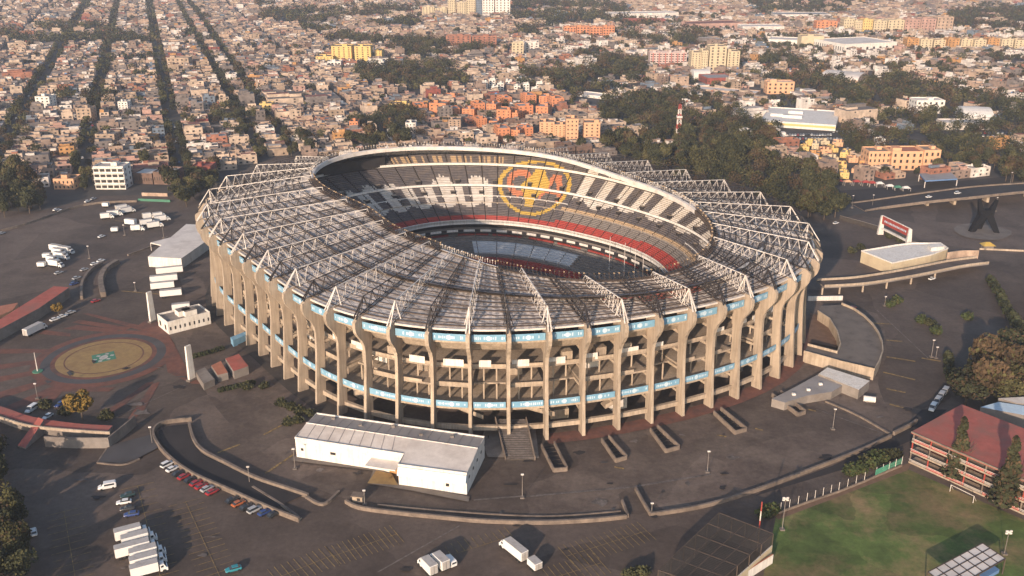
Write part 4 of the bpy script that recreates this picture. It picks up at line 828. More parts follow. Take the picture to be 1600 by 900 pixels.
# plain dark stand-in monument
t = thing('monument', 'tall dark steel monument standing on the empty forecourt at the right', 'monument', (*px(1535, 362), 0)); Hs = hgt(px(1535, 362), 312)
for a, w0 in (((-7, -1), 2.6), ((7, -3), 2.6), ((0, 5), 2.2)): b = MB(); b.bar((a[0], a[1], 0), (a[0] * .25, a[1] * .25, Hs * .55), w0, 'monument_black', w0 * 1.5); b.build('leg', t)
b = MB(); b.box((0, 0, Hs * .5), (8, 4, Hs * .2), 'monument_black'); b.build('body', t)
for s in (-1, 1): b = MB(); b.bar((s * 2.6, 0, Hs * .6), (s * 5, 0, Hs), 3.2, 'monument_black', 1.4); b.build('arm', t)
sheet('monument_paving', [(1490, 358), (1520, 350), (1580, 362), (1560, 376), (1510, 372)], 'pale_paving', sm=3)
t = thing('booth', 'small yellow roofed booth at the forecourt edge', 'booth', (*px(1542, 389), 0)); b = MB(); b.box((0, 0, 0), (5, 4, 2.4), 'concrete_grey'); b.build('wall', t); b = MB(); b.hexa([(-3.4, -2.8, 2.4), (3.4, -2.8, 2.4), (3.4, 2.8, 2.4), (-3.4, 2.8, 2.4)], [(-1, -.4, 4), (1, -.4, 4), (1, .4, 4), (-1, .4, 4)], 'seat_yellow'); b.build('roof', t)
# overpass
def bridge():
    far = smooth([(1330, 318, 0.3), (1361, 314, 1), (1438, 303, 4.5), (1528, 292, 6.5), (1640, 285, 6.5), (1900, 270, 6.5)], 5); nearl = smooth([(1352, 330, .3), (1386, 324, 1), (1458, 315, 4.5), (1520, 309, 6.5), (1640, 297, 6.5), (1900, 282, 6.5)], 5)
    t = thing('overpass', 'road overpass with pale parapets rising to the right edge', 'overpass', (*px(1361, 322), 0)); o = px(1361, 322)
    A = [px(a, b_, z) + (z,) for a, b_, z in nearl]; B_ = [px(a, b_, z) + (z,) for a, b_, z in far]; A = [(p[0] - o[0], p[1] - o[1], p[2]) for p in A]; B_ = [(p[0] - o[0], p[1] - o[1], p[2]) for p in B_]
    b = MB()
    for i in range(len(A) - 1): b.hexa([(*A[i][:2], A[i][2] - .9), (*A[i + 1][:2], A[i + 1][2] - .9), (*B_[i + 1][:2], B_[i + 1][2] - .9), (*B_[i][:2], B_[i][2] - .9)], [A[i], A[i + 1], B_[i + 1], B_[i]], 'kerb', 'asphalt_dark')
    b.build('deck', t)
    for L, y in ((A, 0), (B_, 0)): b = MB(); b.wall([p[:2] for p in L], 1.0, .5, 'kerb', None, [p[2] - .1 for p in L]); b.build('parapet', t)
    for i in range(4, len(A) - 2, 3): b = MB(); m = [(A[i][j] + B_[i][j]) / 2 for j in (0, 1)]; b.box((*m, -.0), (1.6, 6, A[i][2] - .9), 'concrete'); b.build('pier', t)
bridge()
sheet('overpass_road', [(1300, 318), (1380, 310), (1460, 296), (1640, 280), (1640, 270), (1440, 290), (1300, 300)], 'asphalt_dark')
# curved ramp block at the right
t, c, P = pprism('ramp_block', 'raised curved ramp block with tan edge wall right of the stadium', 'ramp', [(1283, 478), (1315, 476), (1334, 484), (1350, 495), (1363, 508), (1372, 521), (1378, 536), (1379, 550), (1374, 565), (1366, 579), (1310, 566), (1256, 551), (1262, 540), (1308, 552), (1313, 540), (1308, 520), (1296, 500), (1278, 488)], 4.2, 'concrete', 'pale_paving')
b = MB(); Q = [(p[0] - c[0], p[1] - c[1]) for p in P]; b.wall(Q[1:11], 1.0, .5, 'concrete', None, 4.2); b.build('parapet', t); b = MB(); b.wall(Q[12:18], 1.0, .5, 'concrete', None, 4.2); b.build('parapet', t)
b = MB(); b.wall([Q[9], Q[10], Q[11]], 1.0, .4, 'concrete', None, 4.2); b.build('parapet', t)
sheet('sunken_yard', [(1266, 490), (1290, 498), (1304, 520), (1308, 545), (1262, 536)], 'soil')
pprism('shed', 'pale flat roofed shed before the curved ramp block', 'shed', [(1279, 584), (1293, 574), (1359, 595), (1342, 609)], 4.0, 'concrete_grey', 'white_wall')
t, c, P = pprism('shed', 'grey roofed shed with small skylights before the pillars', 'shed', [(1206, 623), (1240, 606), (1278, 585), (1318, 601), (1300, 612), (1262, 618), (1226, 629)], 3.2, 'concrete_grey', 'grey_roof')
for x, y in ((1240, 617), (1263, 610), (1282, 601)): p = px(x, y, 3.2); b = MB(); b.box((p[0] - c[0], p[1] - c[1], 3.2), (1.2, 1.0, .7), 'white_wall'); b.build('skylight', t)
t = thing('water_tank', 'white cylindrical tank lying beside the pale shed', 'tank', (*px(1358, 628), 0)); b = MB(); b.cyl((-2, .6, 1.2), (2, -.6, 1.2), 1.1, 'white_wall', 12); b.build('tank_body', t); b = MB(); b.box((0, 0, 0), (2.5, 1.2, .6), 'concrete_grey'); b.build('cradle', t)
# ---- stairwell pits
for i, pts in enumerate([[(846, 700), (866, 696), (886, 736), (865, 738)], [(940, 691), (951, 686), (979, 718), (962, 723)], [(1016, 675), (1027, 670), (1061, 702), (1040, 708)], [(1115, 648), (1126, 642), (1166, 674), (1148, 679)], [(1206, 620), (1220, 616), (1258, 647), (1246, 651)]]):
    P = [px(*q) for q in pts]; c = np.mean(P, 0); t = thing('stairwell', f'walled stairwell pit on the stadium forecourt, {["nearest the entrance stair", "second from the entrance stair", "middle one of five", "fourth from the entrance stair", "farthest right by the grey shed"][i]}', 'stairwell', (*c, 0), 0, 'stairwell pits')
    Q = [(p[0] - c[0], p[1] - c[1]) for p in P]
    for a, e2, hh in ((0, 3, 1.7), (1, 2, 1.7), (2, 3, 1.5)): b = MB(); b.wall([Q[a], Q[e2]], hh, .5, 'kerb', 'kerb'); b.build('pit_wall', t)
    b = MB(); b.poly([(*q, .2) for q in Q], 'asphalt_dark'); b.build('pit_floor', t)
    for j in range(5): b = MB(); f = .1 + j * .16; a = [Q[0][m] + (Q[3][m] - Q[0][m]) * f for m in (0, 1)]; e2 = [Q[1][m] + (Q[2][m] - Q[1][m]) * f for m in (0, 1)]; b.bar((*a, .3), (*e2, .3), .35, 'concrete_dark'); b.build('step', t)
# ---- low walls
def lowwall(label, pts, h, w, m='kerb', mt='kerb', n=5):
    b = MB(); b.wall([px(*q) for q in smooth(pts, n)], h, w, m, mt); return tag(b.build('low_wall'), label, 'wall')
lowwall('long curved low wall before the warehouse, left stretch', [(540, 786), (562, 796), (620, 804), (700, 812), (760, 817), (850, 819), (930, 815), (979, 810)], 1.3, .7)
lowwall('long curved low wall sweeping right to the red building', [(1016, 807), (1100, 793), (1180, 769), (1260, 739), (1340, 708), (1392, 684)], 1.3, .7)
lowwall('short wall stub by the road opening at the right', [(1396, 680), (1420, 668), (1432, 660)], 1.4, .8)
lowwall('short tilted wall left of the forecourt opening', [(972, 786), (976, 796), (981, 809)], 1.3, .6); lowwall('short tilted wall right of the forecourt opening', [(993, 766), (1004, 786), (1016, 806)], 1.3, .6)
lowwall('thin inner kerb wall along the forecourt edge', [(590, 790), (700, 800), (850, 808), (970, 800)], .5, .5, 'kerb', 'kerb')
lowwall('outer curved wall of the sunken left ramp', [(300, 658), (262, 662), (243, 672), (242, 688), (262, 715), (300, 743), (360, 770), (420, 797), (468, 816)], 1.6, .7)
lowwall('inner curved wall of the sunken left ramp', [(296, 665), (303, 690), (318, 708), (350, 725), (400, 750), (450, 767), (482, 778)], 1.5, .9)
sheet('ramp_road', [(298, 664), (262, 668), (248, 676), (250, 690), (268, 714), (304, 740), (362, 766), (430, 796), (474, 776), (400, 752), (350, 728), (316, 712), (302, 692)], 'asphalt_dark')  # dark road colour also stands in for shade between the ramp walls
lowwall('curved wall left of the upper ramp mouth', [(128, 468), (129, 445), (142, 425), (160, 414)], 1.8, 1.2); lowwall('curved wall right of the upper ramp mouth', [(162, 464), (158, 442), (166, 424), (184, 412)], 2.4, 2.4)
lowwall('kerb of the triangular grey island', [(152, 724), (170, 698), (178, 694)], .4, .5); lowwall('front kerb of the triangular grey island', [(152, 724), (192, 727), (218, 718)], .5, .6)
sheet('grey_island', [(154, 723), (172, 698), (240, 680), (250, 700), (216, 718), (192, 726)], 'grey_paving')
lowwall('bright kerb between parking and ramp at lower middle', [(395, 762), (440, 790), (470, 812)], .6, .8, 'concrete'); lowwall('kerb of the small yard by the ramp end', [(478, 778), (505, 790), (530, 770)], .9, .8)
lowwall('wall edging the left parking below the hall', [(200, 400), (240, 385), (262, 372)], 1.0, .8); lowwall('white barrier line at the right parking', [(1262, 470), (1316, 469)], 2.2, .6, 'white_wall', 'white_wall')
lowwall('long dark wall along the edge of the forecourt at right', [(1312, 343), (1378, 362), (1420, 382), (1460, 390)], 2.5, .8, 'concrete_dark', 'concrete')
lowwall('kerb below the forecourt at right edge', [(1530, 390), (1600, 393), (1680, 396)], 1.0, .8, 'concrete'); lowwall('kerb of the ramp foot before the grey shed', [(1290, 628), (1340, 650), (1392, 680)], .6, .8)
p = px(560, 783); t = thing('guard_hut', 'tiny tan guard hut at the left end of the long curved wall', 'hut', (*p, 0), R(-10)); b = MB(); b.box((0, 0, 0), (3.2, 2, 2.2), 'concrete', 0, 'concrete'); b.build('wall', t); b = MB(); b.box((0, -.1, 2.2), (3.8, 2.6, .25), 'kerb'); b.build('roof', t); b = MB(); b.box((.4, -1.02, .8), (1, .1, .9), 'window_dark'); b.build('window', t)
# ---- red school-like building
A = Vector(px(1421, 722)); B_ = Vector(px(1650, 826)); t = thing('gallery_building', 'red roofed building with open red and white galleries beside the pitch', 'building', (*A, 0), math.atan2(B_.y - A.y, B_.x - A.x)); Lg = (B_ - A).length; Dg = 30.; Hg = hgt(A, 674)
b = MB(); b.box((Lg / 2, Dg / 2 + 3, 0), (Lg, Dg - 6, Hg - .6), 'house_red_wall', 0, 'red_roof'); b.build('wall', t)
b = MB(); b.box((Lg / 2, Dg / 2 - .6, Hg - .55), (Lg + 1, Dg + 1, .6), 'red_roof'); b.build('roof', t)
b = MB(); b.box((Lg / 2, -1.1, Hg - .25), (Lg + 1, .25, .45), 'kerb'); b.build('roof_edge', t)
for f in range(3):
    z = Hg * f / 3; b = MB(); b.box((Lg / 2, 1.6, z + .3), (Lg, 4.4, .35), 'concrete_side'); b.build('gallery_floor', t)
    b = MB(); b.box((Lg / 2, -.6, z + .1), (Lg, .3, .55), 'concrete_side'); b.build('gallery_edge', t)
    b = MB(); b.box((Lg / 2, -.7, z + 1.5), (Lg, .12, .12), 'white_steel'); b.box((Lg / 2, -.7, z + 1.1), (Lg, .1, .08), 'white_steel'); b.build('railing', t, kind='stuff')
    for j in range(int(Lg / 6) + 1): b = MB(); b.box((j * 6 + .3, -.4, z), (.35, .35, Hg / 3), 'red_steel' if (j + f) % 2 else 'kerb'); b.build('post', t)
    for j in range(int(Lg / 6)): b = MB(); b.box((j * 6 + 3.3, -.55, z + .65), (5.2, .08, .75), 'red_steel' if (j * 2 + f) % 3 else 'concrete_grey'); b.build('railing_panel', t)
    for j in range(int(Lg / 6)): b = MB(); b.box((j * 6 + 3.3, 6.0 - .1, z + .6), (4, .12, 2.0), 'window_dark' if (j + f) % 3 else 'peach_wall'); b.build('window', t)
for i, pts in enumerate((([(1532, 636), (1560, 628), (1640, 640), (1640, 656)]), ([(1560, 622), (1640, 618), (1640, 634), (1590, 630)]))): pprism('roofed_shed', ['pale blue metal roofed shed behind the red building', 'striped pale metal roof behind the blue one'][i], 'shed', pts, 7., 'concrete_grey', ['banner_white', 'white_roof'][i])
# ---- goals, fence, cage, shelter by the pitch
for (a, e2), l in ((((1484, 768), (1520, 786)), 'white goal frame at the far side of the pitch'),):
    A = Vector(px(*a)); B_ = Vector(px(*e2)); t = thing('football_goal', l, 'goal', (*A, 0)); d = B_ - A; nb = Vector((-d.y, d.x)).normalized() * 1.8
    b = MB(); b.bar((0, 0, 2.44), (*d, 2.44), .16, 'white_steel'); b.build('crossbar', t)
    for q in (Vector((0, 0)), d): b = MB(); b.bar((*q, 0), (*q, 2.44), .16, 'white_steel'); b.build('goal_post', t); b = MB(); b.bar((*q, 2.4), (*(q + nb), 0), .09, 'white_steel'); b.build('net_stay', t)
F_ = [px(*q) for q in ((1205, 806), (1260, 786), (1310, 769), (1350, 753), (1368, 745), (1418, 724))]; t = thing('pitch_fence', 'wire fence on posts along the near edge of the pitch', 'fence', (*F_[0], 0)); o_ = F_[0]
FP_ = []
for a, e2 in zip(F_, F_[1:]):
    n = max(1, int(math.dist(a, e2) / 3.0))
    for i in range(n): FP_.append((a[0] + (e2[0] - a[0]) * i / n - o_[0], a[1] + (e2[1] - a[1]) * i / n - o_[1]))
for p in FP_: b = MB(); b.bar((*p, 0), (*p, 3.6), .13, 'white_steel'); b.build('fence_post', t)
b = MB()
for a, e2 in zip(FP_, FP_[1:]):
    for z in (.9, 1.8, 2.7, 3.5): b.bar((*a, z), (*e2, z), .05, 'net')
    for i in range(4): f = i / 4; q = (a[0] + (e2[0] - a[0]) * f, a[1] + (e2[1] - a[1]) * f); b.bar((*q, .6), (*q, 3.5), .04, 'net')
b.build('wire_mesh', t, kind='stuff')
b = MB(); b.wall([(p[0], p[1] - .3) for p in FP_], .8, .3, 'kerb'); b.build('fence_base', t)
b = MB(); b.wall([px(1367, 746), px(1408, 727)], 2.6, .12, 'green_net', None, .2); tag(b.build('green_tarp'), 'green tarpaulin sheet hung on the pitch fence', 'tarpaulin')
def cage(label, quad, h, nx, ny, m='brown_steel'):
    P = [Vector(px(*q)) for q in quad]; c = sum(P, Vector((0, 0))) / 4; Q = [p - c for p in P]; t = thing('netted_cage', label, 'cage', (*c, 0))
    g_ = lambda u, v: Q[0] * (1 - u) * (1 - v) + Q[1] * u * (1 - v) + Q[2] * u * v + Q[3] * (1 - u) * v
    for i in range(nx + 1): b = MB(); b.bar((*g_(i / nx, 0), h), (*g_(i / nx, 1), h), .2, m); b.build('top_rail', t)
    for j in range(ny + 1): b = MB(); b.bar((*g_(0, j / ny), h), (*g_(1, j / ny), h), .2, m); b.build('top_rail', t)
    for i in range(nx + 1):
        for v in (0, 1): b = MB(); b.bar((*g_(i / nx, v), 0), (*g_(i / nx, v), h), .2, m); b.build('post', t)
    for j in range(1, ny):
        for u in (0, 1): b = MB(); b.bar((*g_(u, j / ny), 0), (*g_(u, j / ny), h), .2, m); b.build('post', t)
    b = MB(); N_ = 46
    for i in range(N_ + 1):
        b.bar((*g_(i / N_, 0), h), (*g_(i / N_, 1), h), .07, 'net'); b.bar((*g_(0, i / N_), h), (*g_(1, i / N_), h), .07, 'net')
        for v in (0, 1): b.bar((*g_(i / N_, v), h), (*g_(i / N_, v), 0), .07, 'net')
        for u in (0, 1): b.bar((*g_(u, i / N_), h), (*g_(u, i / N_), 0), .07, 'net')
    b.build('netting', t, kind='stuff'); b = MB(); b.poly([(*q, .25) for q in Q], 'asphalt_dark'); b.build('court_floor', t); return t, Q, c
t, Q, c = cage('big netted sports cage at the bottom edge by the pitch', [(1026, 930), (1108, 960), (1204, 872), (1120, 838)], 8., 4, 5)
b = MB(); b.wall([tuple(Q[1]), tuple(Q[2])], 4.2, .3, 'beige_wall', 'white_wall'); b.build('cage_wall', t); b = MB(); b.wall([tuple(Q[0]), tuple(Q[1])], 4.2, .3, 'beige_wall', 'white_wall'); b.build('cage_wall', t)
lowwall('low cream wall in front of the netted cage', [(1140, 925), (1175, 900), (1206, 880)], 3.0, .4, 'white_wall', 'terracotta')
p = px(1183, 856); t = thing('radio_mast', 'thin red and white pole beside the netted cage', 'mast', (*p, 0)); h = hgt(p, 784)
for i in range(5): b = MB(); b.cyl((0, 0, h * i / 5), (0, 0, h * (i + 1) / 5), .18, 'red_steel' if i % 2 == 0 else 'white_steel', 6); b.build('mast_section', t)
P = [px(a, b_, 5.) for a, b_ in ((1450, 894), (1535, 849), (1571, 873), (1486, 922))]; c = np.mean(P, 0); Q = [Vector((p[0] - c[0], p[1] - c[1])) for p in P]; t = thing('stand_roof', 'pale panelled shelter roof at the lower right edge of the pitch', 'shelter', (*c, 0))
g_ = lambda u, v: Q[0] * (1 - u) * (1 - v) + Q[1] * u * (1 - v) + Q[2] * u * v + Q[3] * (1 - u) * v
for i in range(7):
    for j in range(3): a = [g_((i + .04) / 7, (j + .05) / 3), g_((i + .96) / 7, (j + .05) / 3), g_((i + .96) / 7, (j + .95) / 3), g_((i + .04) / 7, (j + .95) / 3)]; b = MB(); b.hexa([(*q, 4.9) for q in a][::1], [(*q, 5.05) for q in a], 'white_roof'); b.build('roof_panel', t)
for i in range(8): b = MB(); b.bar((*g_(i / 7, 0), 5.), (*g_(i / 7, 1), 5.), .3, 'brown_steel'); b.build('rafter', t)
for j in range(4): b = MB(); b.bar((*g_(0, j / 3), 5.), (*g_(1, j / 3), 5.), .3, 'brown_steel'); b.build('rafter', t)
for u in (0, .5, 1): 
    for v in (0, 1): b = MB(); b.bar((*g_(u, v), 0), (*g_(u, v), 5.), .25, 'brown_steel'); b.build('post', t)
b = MB(); b.prism([tuple(g_(u, v)) for u, v in ((.02, .1), (.98, .1), (.98, .9), (.02, .9))], 0, 1.2, 'steel_blue'); b.build('bench_block', t)

# ================================================================ LAMP POSTS
def lamp(x, y, ytop, label, kind='lamp'):
    p = px(x, y); h = hgt(p, ytop); t = thing('lamp_post', label, 'lamp post', (*p, 0), 0, 'lamp posts of the car parks')
    b = MB(); b.cyl((0, 0, 0), (0, 0, h), .12, 'concrete_grey', 6, .08); b.build('pole', t); b = MB(); b.box((0, 0, 0), (1.3, 1.3, .5), 'pale_paving'); b.build('foot', t)
    b = MB(); b.box((0, 0, h), (.9, .5, .35), 'white_steel'); b.build('lamp_head', t); return t, h
for x, y, yt, l in ((816, 778, 742, 'lamp post right of the warehouse corner'), (1105, 738, 706, 'lamp post on the open forecourt at right'), (1018, 804, 787, 'short lamp post by the opening in the long wall'), (1301, 671, 640, 'lamp post near the grey shed'), (570, 789, 767, 'lamp post beside the guard hut'), (461, 733, 702, 'lamp post off the left corner of the warehouse'), (1455, 558, 532, 'lamp post by the right parking bushes'),
                    (1382, 478, 464, 'lamp post by the brown tree at right'), (195, 368, 352, 'lamp post among the white lorries'), (256, 372, 350, 'lamp post left of the white hall'), (140, 404, 385, 'lamp post in the left car park'), (212, 455, 442, 'lamp post near the upper ramp mouth'), (59, 623, 600, 'lamp post before the roundabout'), (238, 694, 668, 'lamp post by the triangular island'), (390, 755, 730, 'lamp post on the left ramp wall'), (1462, 560, 543, 'small post at the right parking'), (1555, 330, 309, 'tall lamp by the overpass pier'), (1576, 300, 270, 'lamp post on the overpass'), (1363, 322, 305, 'lamp post at the foot of the overpass'), (1331, 325, 306, 'lamp post left of the overpass foot')): lamp(x, y, yt, l)
for x, y, yt, l in ((1222, 828, 780, 'twin headed floodlight mast at the near corner of the pitch'), (1569, 866, 832, 'floodlight mast at the right of the pitch')):
    t, h = lamp(x, y, yt, l); t.name = 'floodlight_mast'; t['group'] = 'pitch floodlights'; t['category'] = 'floodlight'
    for j in range(4): b = MB(); b.box(((j % 2) * 1.1 - .55, 0, h - .5 + (j // 2) * .7), (.7, .3, .45), 'white_steel'); b.build('lamp', t)
p = px(59, 581); t = thing('flag_mast', 'tall pale pole beside the roundabout with a green base', 'pole', (*p, 0)); h = hgt(p, 551); b = MB(); b.cyl((0, 0, 0), (0, 0, h), .25, 'white_steel', 6, .12); b.build('pole', t); b = MB(); b.cyl((0, 0, 0), (0, 0, .4), 2., 'green_paint', 10); b.build('base', t)

# ================================================================ VEHICLES
def car_parts(col, kind='car'):
    L, Wd, H = dict(car=(4.4, 1.8, 1.45), van=(5.4, 2.0, 2.2), suv=(4.7, 1.9, 1.75))[kind]; out = []
    b = MB(); w = Wd / 2; zb, zs = .35, (.95 if kind != 'van' else 1.15)
    # x is forward; bevelled hull from cross sections
    if kind == 'van': sec = [(-L / 2, .5, 1.9, .92), (-L / 2 + .3, .35, 2.15, 1), (.9, .35, 2.2, 1), (1.7, .35, 1.25, 1), (L / 2 - .2, .4, 1.0, .96), (L / 2, .5, .8, .88)]
    else: sec = [(-L / 2, .5, .85, .88), (-L / 2 + .25, .35, .98, .98), (-L / 4, .33, 1.0, 1), (L / 4, .33, .98, 1), (L / 2 - .35, .38, .82, .97), (L / 2, .5, .68, .86)]
    rings = []
    for x, z0, z1, f in sec:
        i = len(b.v); b.v += [(x, -w * f * .93, z0), (x, -w * f, (z0 + z1) / 2), (x, -w * f * .86, z1), (x, w * f * .86, z1), (x, w * f, (z0 + z1) / 2), (x, w * f * .93, z0)]; rings.append(i)
    k = b.mi('car_' + col)
    for a, c in zip(rings, rings[1:]):
        for j in range(6): b.f.append((a + j, a + (j + 1) % 6, c + (j + 1) % 6, c + j)); b.m.append(k)
    b.f.append(tuple(rings[0] + j for j in range(6))); b.m.append(k); b.f.append(tuple(rings[-1] + j for j in reversed(range(6)))); b.m.append(k)
    if kind != 'van':
        x0, x1, x2, x3 = (-L / 2 + .35, -L / 2 + .9, L * .08, L * .24) if kind == 'car' else (-L / 2 + .1, -L / 2 + .4, L * .1, L * .25); H_ = H
        b.hexa([(x1, -w * .74, H_ - .06), (x2, -w * .74, H_ - .06), (x2, w * .74, H_ - .06), (x1, w * .74, H_ - .06)], [(x1 + .05, -w * .7, H_), (x2 - .05, -w * .7, H_), (x2 - .05, w * .7, H_), (x1 + .05, w * .7, H_)], 'car_' + col)
        out.append(('body', b)); g_ = MB(); g_.hexa([(x0, -w * .84, .93), (x3, -w * .84, .93), (x3, w * .84, .93), (x0, w * .84, .93)], [(x1, -w * .74, H_ - .05), (x2, -w * .74, H_ - .05), (x2, w * .74, H_ - .05), (x1, w * .74, H_ - .05)], 'glass'); out.append(('windows', g_))
    else:
        out.append(('body', b)); g_ = MB(); g_.hexa([(1.0, -w * .9, 1.30), (1.72, -w * .88, 1.30), (1.72, w * .88, 1.30), (1.0, w * .9, 1.30)], [(.96, -w * .8, 2.12), (1.0, -w * .8, 2.12), (1.0, w * .8, 2.12), (.96, w * .8, 2.12)], 'glass')
        for s in (-1, 1): g_.box((-.7, s * (w - .06), 1.35), (2.9, .16, .55), 'glass')
        g_.box((-L / 2 + .02, 0, 1.35), (.16, 1.3, .5), 'glass'); out.append(('windows', g_))
    for sx_ in (-1, 1):
        for sy_ in (-1, 1): g_ = MB(); g_.cyl((sx_ * L * .31, sy_ * (w - .2), .33), (sx_ * L * .31, sy_ * (w + .01), .33), .33, 'tyre', 10); out.append(('wheel', g_))
    for sy_ in (-1, 1): g_ = MB(); g_.box((L / 2 - .06, sy_ * w * .6, .58), (.14, .32, .14), 'white_steel'); out.append(('headlight', g_))
    return out
def truck_parts(L=9., H=3.8, cab=True):
    out = []; w = 1.25; xr = -L / 2; xc = L / 2 - (2.1 if cab else 0)
    b = MB(); b.box(((xr + xc) / 2 - .1, 0, 1.0), (xc - xr - .3, 2 * w, H - 1.0), 'car_white', 0, 'trailer_roof'); out.append(('cargo_box', b))
    b = MB(); b.box(((xr + xc) / 2, 0, .65), (xc - xr, 1.0, .34), 'black_steel'); out.append(('chassis', b))
    b = MB(); b.box((xr + .02, 0, 1.15), (.12, 2.2, H - 1.4), 'trailer_roof'); b.box((xr - .03, 0, 1.15), (.08, .08, H - 1.4), 'black_steel'); out.append(('rear_door', b))
    if cab: b = MB(); b.box((xc - .05, 0, H - 1.3), (.5, 1.6, .9), 'concrete_grey'); out.append(('cooling_unit', b))
    if cab:
        b = MB(); b.hexa([(xc + .1, -1.1, .5), (L / 2, -1.1, .5), (L / 2, 1.1, .5), (xc + .1, 1.1, .5)], [(xc + .1, -1.1, 1.6), (L / 2, -1.1, 1.45), (L / 2, 1.1, 1.45), (xc + .1, 1.1, 1.6)], 'car_white')
        b.hexa([(xc + .1, -1.08, 1.6), (L / 2 - .35, -1.08, 1.5), (L / 2 - .35, 1.08, 1.5), (xc + .1, 1.08, 1.6)], [(xc + .1, -1.0, 2.6), (L / 2 - .9, -1.0, 2.55), (L / 2 - .9, 1.0, 2.55), (xc + .1, 1.0, 2.6)], 'car_white'); out.append(('cab', b))
        b = MB(); b.hexa([(L / 2 - .5, -.95, 1.58), (L / 2 - .28, -.95, 1.55), (L / 2 - .28, .95, 1.55), (L / 2 - .5, .95, 1.58)], [(L / 2 - .95, -.88, 2.45), (L / 2 - .80, -.88, 2.42), (L / 2 - .80, .88, 2.42), (L / 2 - .95, .88, 2.45)], 'glass'); out.append(('windscreen', b))
        b = MB(); 
        for s in (-1, 1): b.box((xc + .7, s * 1.05, 1.7), (.7, .1, .6), 'glass')
        out.append(('side_window', b))
    for x in ([xr + 1.2, xr + 2.3] + ([L / 2 - 1.0] if cab else [])):
        for s in (-1, 1): b = MB(); b.cyl((x, s * .95, .5), (x, s * 1.25, .5), .5, 'tyre', 10); out.append(('wheel', b))
    return out
PC = {}
def place(key, parts, name, label, cat, c, d, group=None, z=0., sc=1.):     # c photo point under its middle, d photo point it heads to
    if key not in PC: PC[key] = [(n, b.mesh(n)) for n, b in parts()]
    a = px(*c, z); e2 = px(*d, z); t = thing(name, label, cat, (*a, z + .06), math.atan2(e2[1] - a[1], e2[0] - a[0]), group); t.scale = (sc,) * 3
    for n, m in PC[key]: o = bpy.data.objects.new(n, m); link(o, t)
def car(col, label, c, d, group=None, kind='car', z=0.): place((kind, col), lambda: car_parts(col, kind), 'van' if kind == 'van' else 'car', label, 'van' if kind == 'van' else 'car', c, d, group, z)
def truck(label, c, d, L=9., cab=True, group=None, sc=1.): place(('t', L, cab), lambda: truck_parts(L, 3.8 if L > 4 else 3., cab), 'truck' if cab else 'trailer', label, 'truck' if cab else 'trailer', c, d, group, 0, sc)
G1 = 'cars parked along the left ramp wall'
for x, y, col, l in ((262, 728, 'white', 'white car at the upper end of the row along the ramp wall'), (270, 735, 'white', 'second white car in the row along the ramp wall'), (279, 742, 'black', 'black car between the white and the red cars by the ramp wall'), (288, 747, 'red', 'dark red car, uppermost red one by the ramp wall'), (298, 752, 'black', 'black car between two red cars by the ramp wall'), (307, 757, 'red', 'red car, middle one by the ramp wall'),
                     (315, 762, 'red', 'bright red car beside the silver one by the ramp wall'), (324, 766, 'silver', 'silver car between red cars by the ramp wall'), (332, 771, 'red', 'red car with sunlit side at the end of the first row'), (363, 784, 'black', 'black car first in the lower row by the ramp wall'), (373, 789, 'orange', 'orange brown car in the lower row by the ramp wall'), (385, 795, 'black', 'dark car between the orange and silver cars'), (398, 799, 'silver', 'silver car in the lower row by the ramp wall'), (414, 803, 'blue', 'dark blue car in the lower row by the ramp wall'), (428, 806, 'black', 'black car last in the lower row by the ramp wall')):
    car(col, l, (x, y), (x + 14, y - 7), G1, 'suv' if x in (398, 262) else 'car')
car('white', 'white minibus standing alone in the front car park', (168, 763), (140, 768), None, 'van'); car('darkgreen', 'dark green car above the white one in the front car park', (200, 776), (180, 781), 'loose cars in the front car park'); car('white', 'white car between dark cars in the front car park', (194, 787), (175, 790), 'loose cars in the front car park'); car('black', 'black car in the middle of the front car park', (200, 797), (180, 800), 'loose cars in the front car park'); car('blue', 'navy blue car below the black one in the front car park', (206, 806), (186, 809), 'loose cars in the front car park')
car('white', 'white car beside the trees at the lower left', (53, 834), (50, 820)); car('teal', 'teal car alone at the bottom edge', (365, 892), (350, 896)); car('white', 'white minibus near the yellow tree', (50, 642), (38, 650), None, 'van'); car('white', 'white car below the minibus near the yellow tree', (75, 653), (64, 660)); car('blue', 'dark blue car beside the yellow tree', (94, 634), (84, 640))
for i, (x, y) in enumerate(((208, 836), (219, 846), (215, 861), (232, 868), (233, 880), (234, 893))): truck(f'white box truck in the bottom left line, {["uppermost", "second from the top", "third with its rear sticking out", "fourth", "fifth", "lowest on the frame edge"][i]}', (x, y + 4), (x + 30, y - 4), 9.5 if i != 2 else 11.5, group='white box trucks at the bottom left')
truck('white box truck, left of the pair at the bottom middle', (668, 891), (652, 874), 7.5, group='trucks at the bottom middle'); truck('white box truck between the left one and the van', (686, 884), (668, 867), 7.5, group='trucks at the bottom middle'); car('white', 'white van right of the two box trucks', (702, 880), (690, 868), None, 'van')
truck('white box truck standing alone below the curved wall', (802, 866), (782, 850), 10.5); truck('small white trailer behind the lone box truck', (835, 889), (825, 880), 4., False)
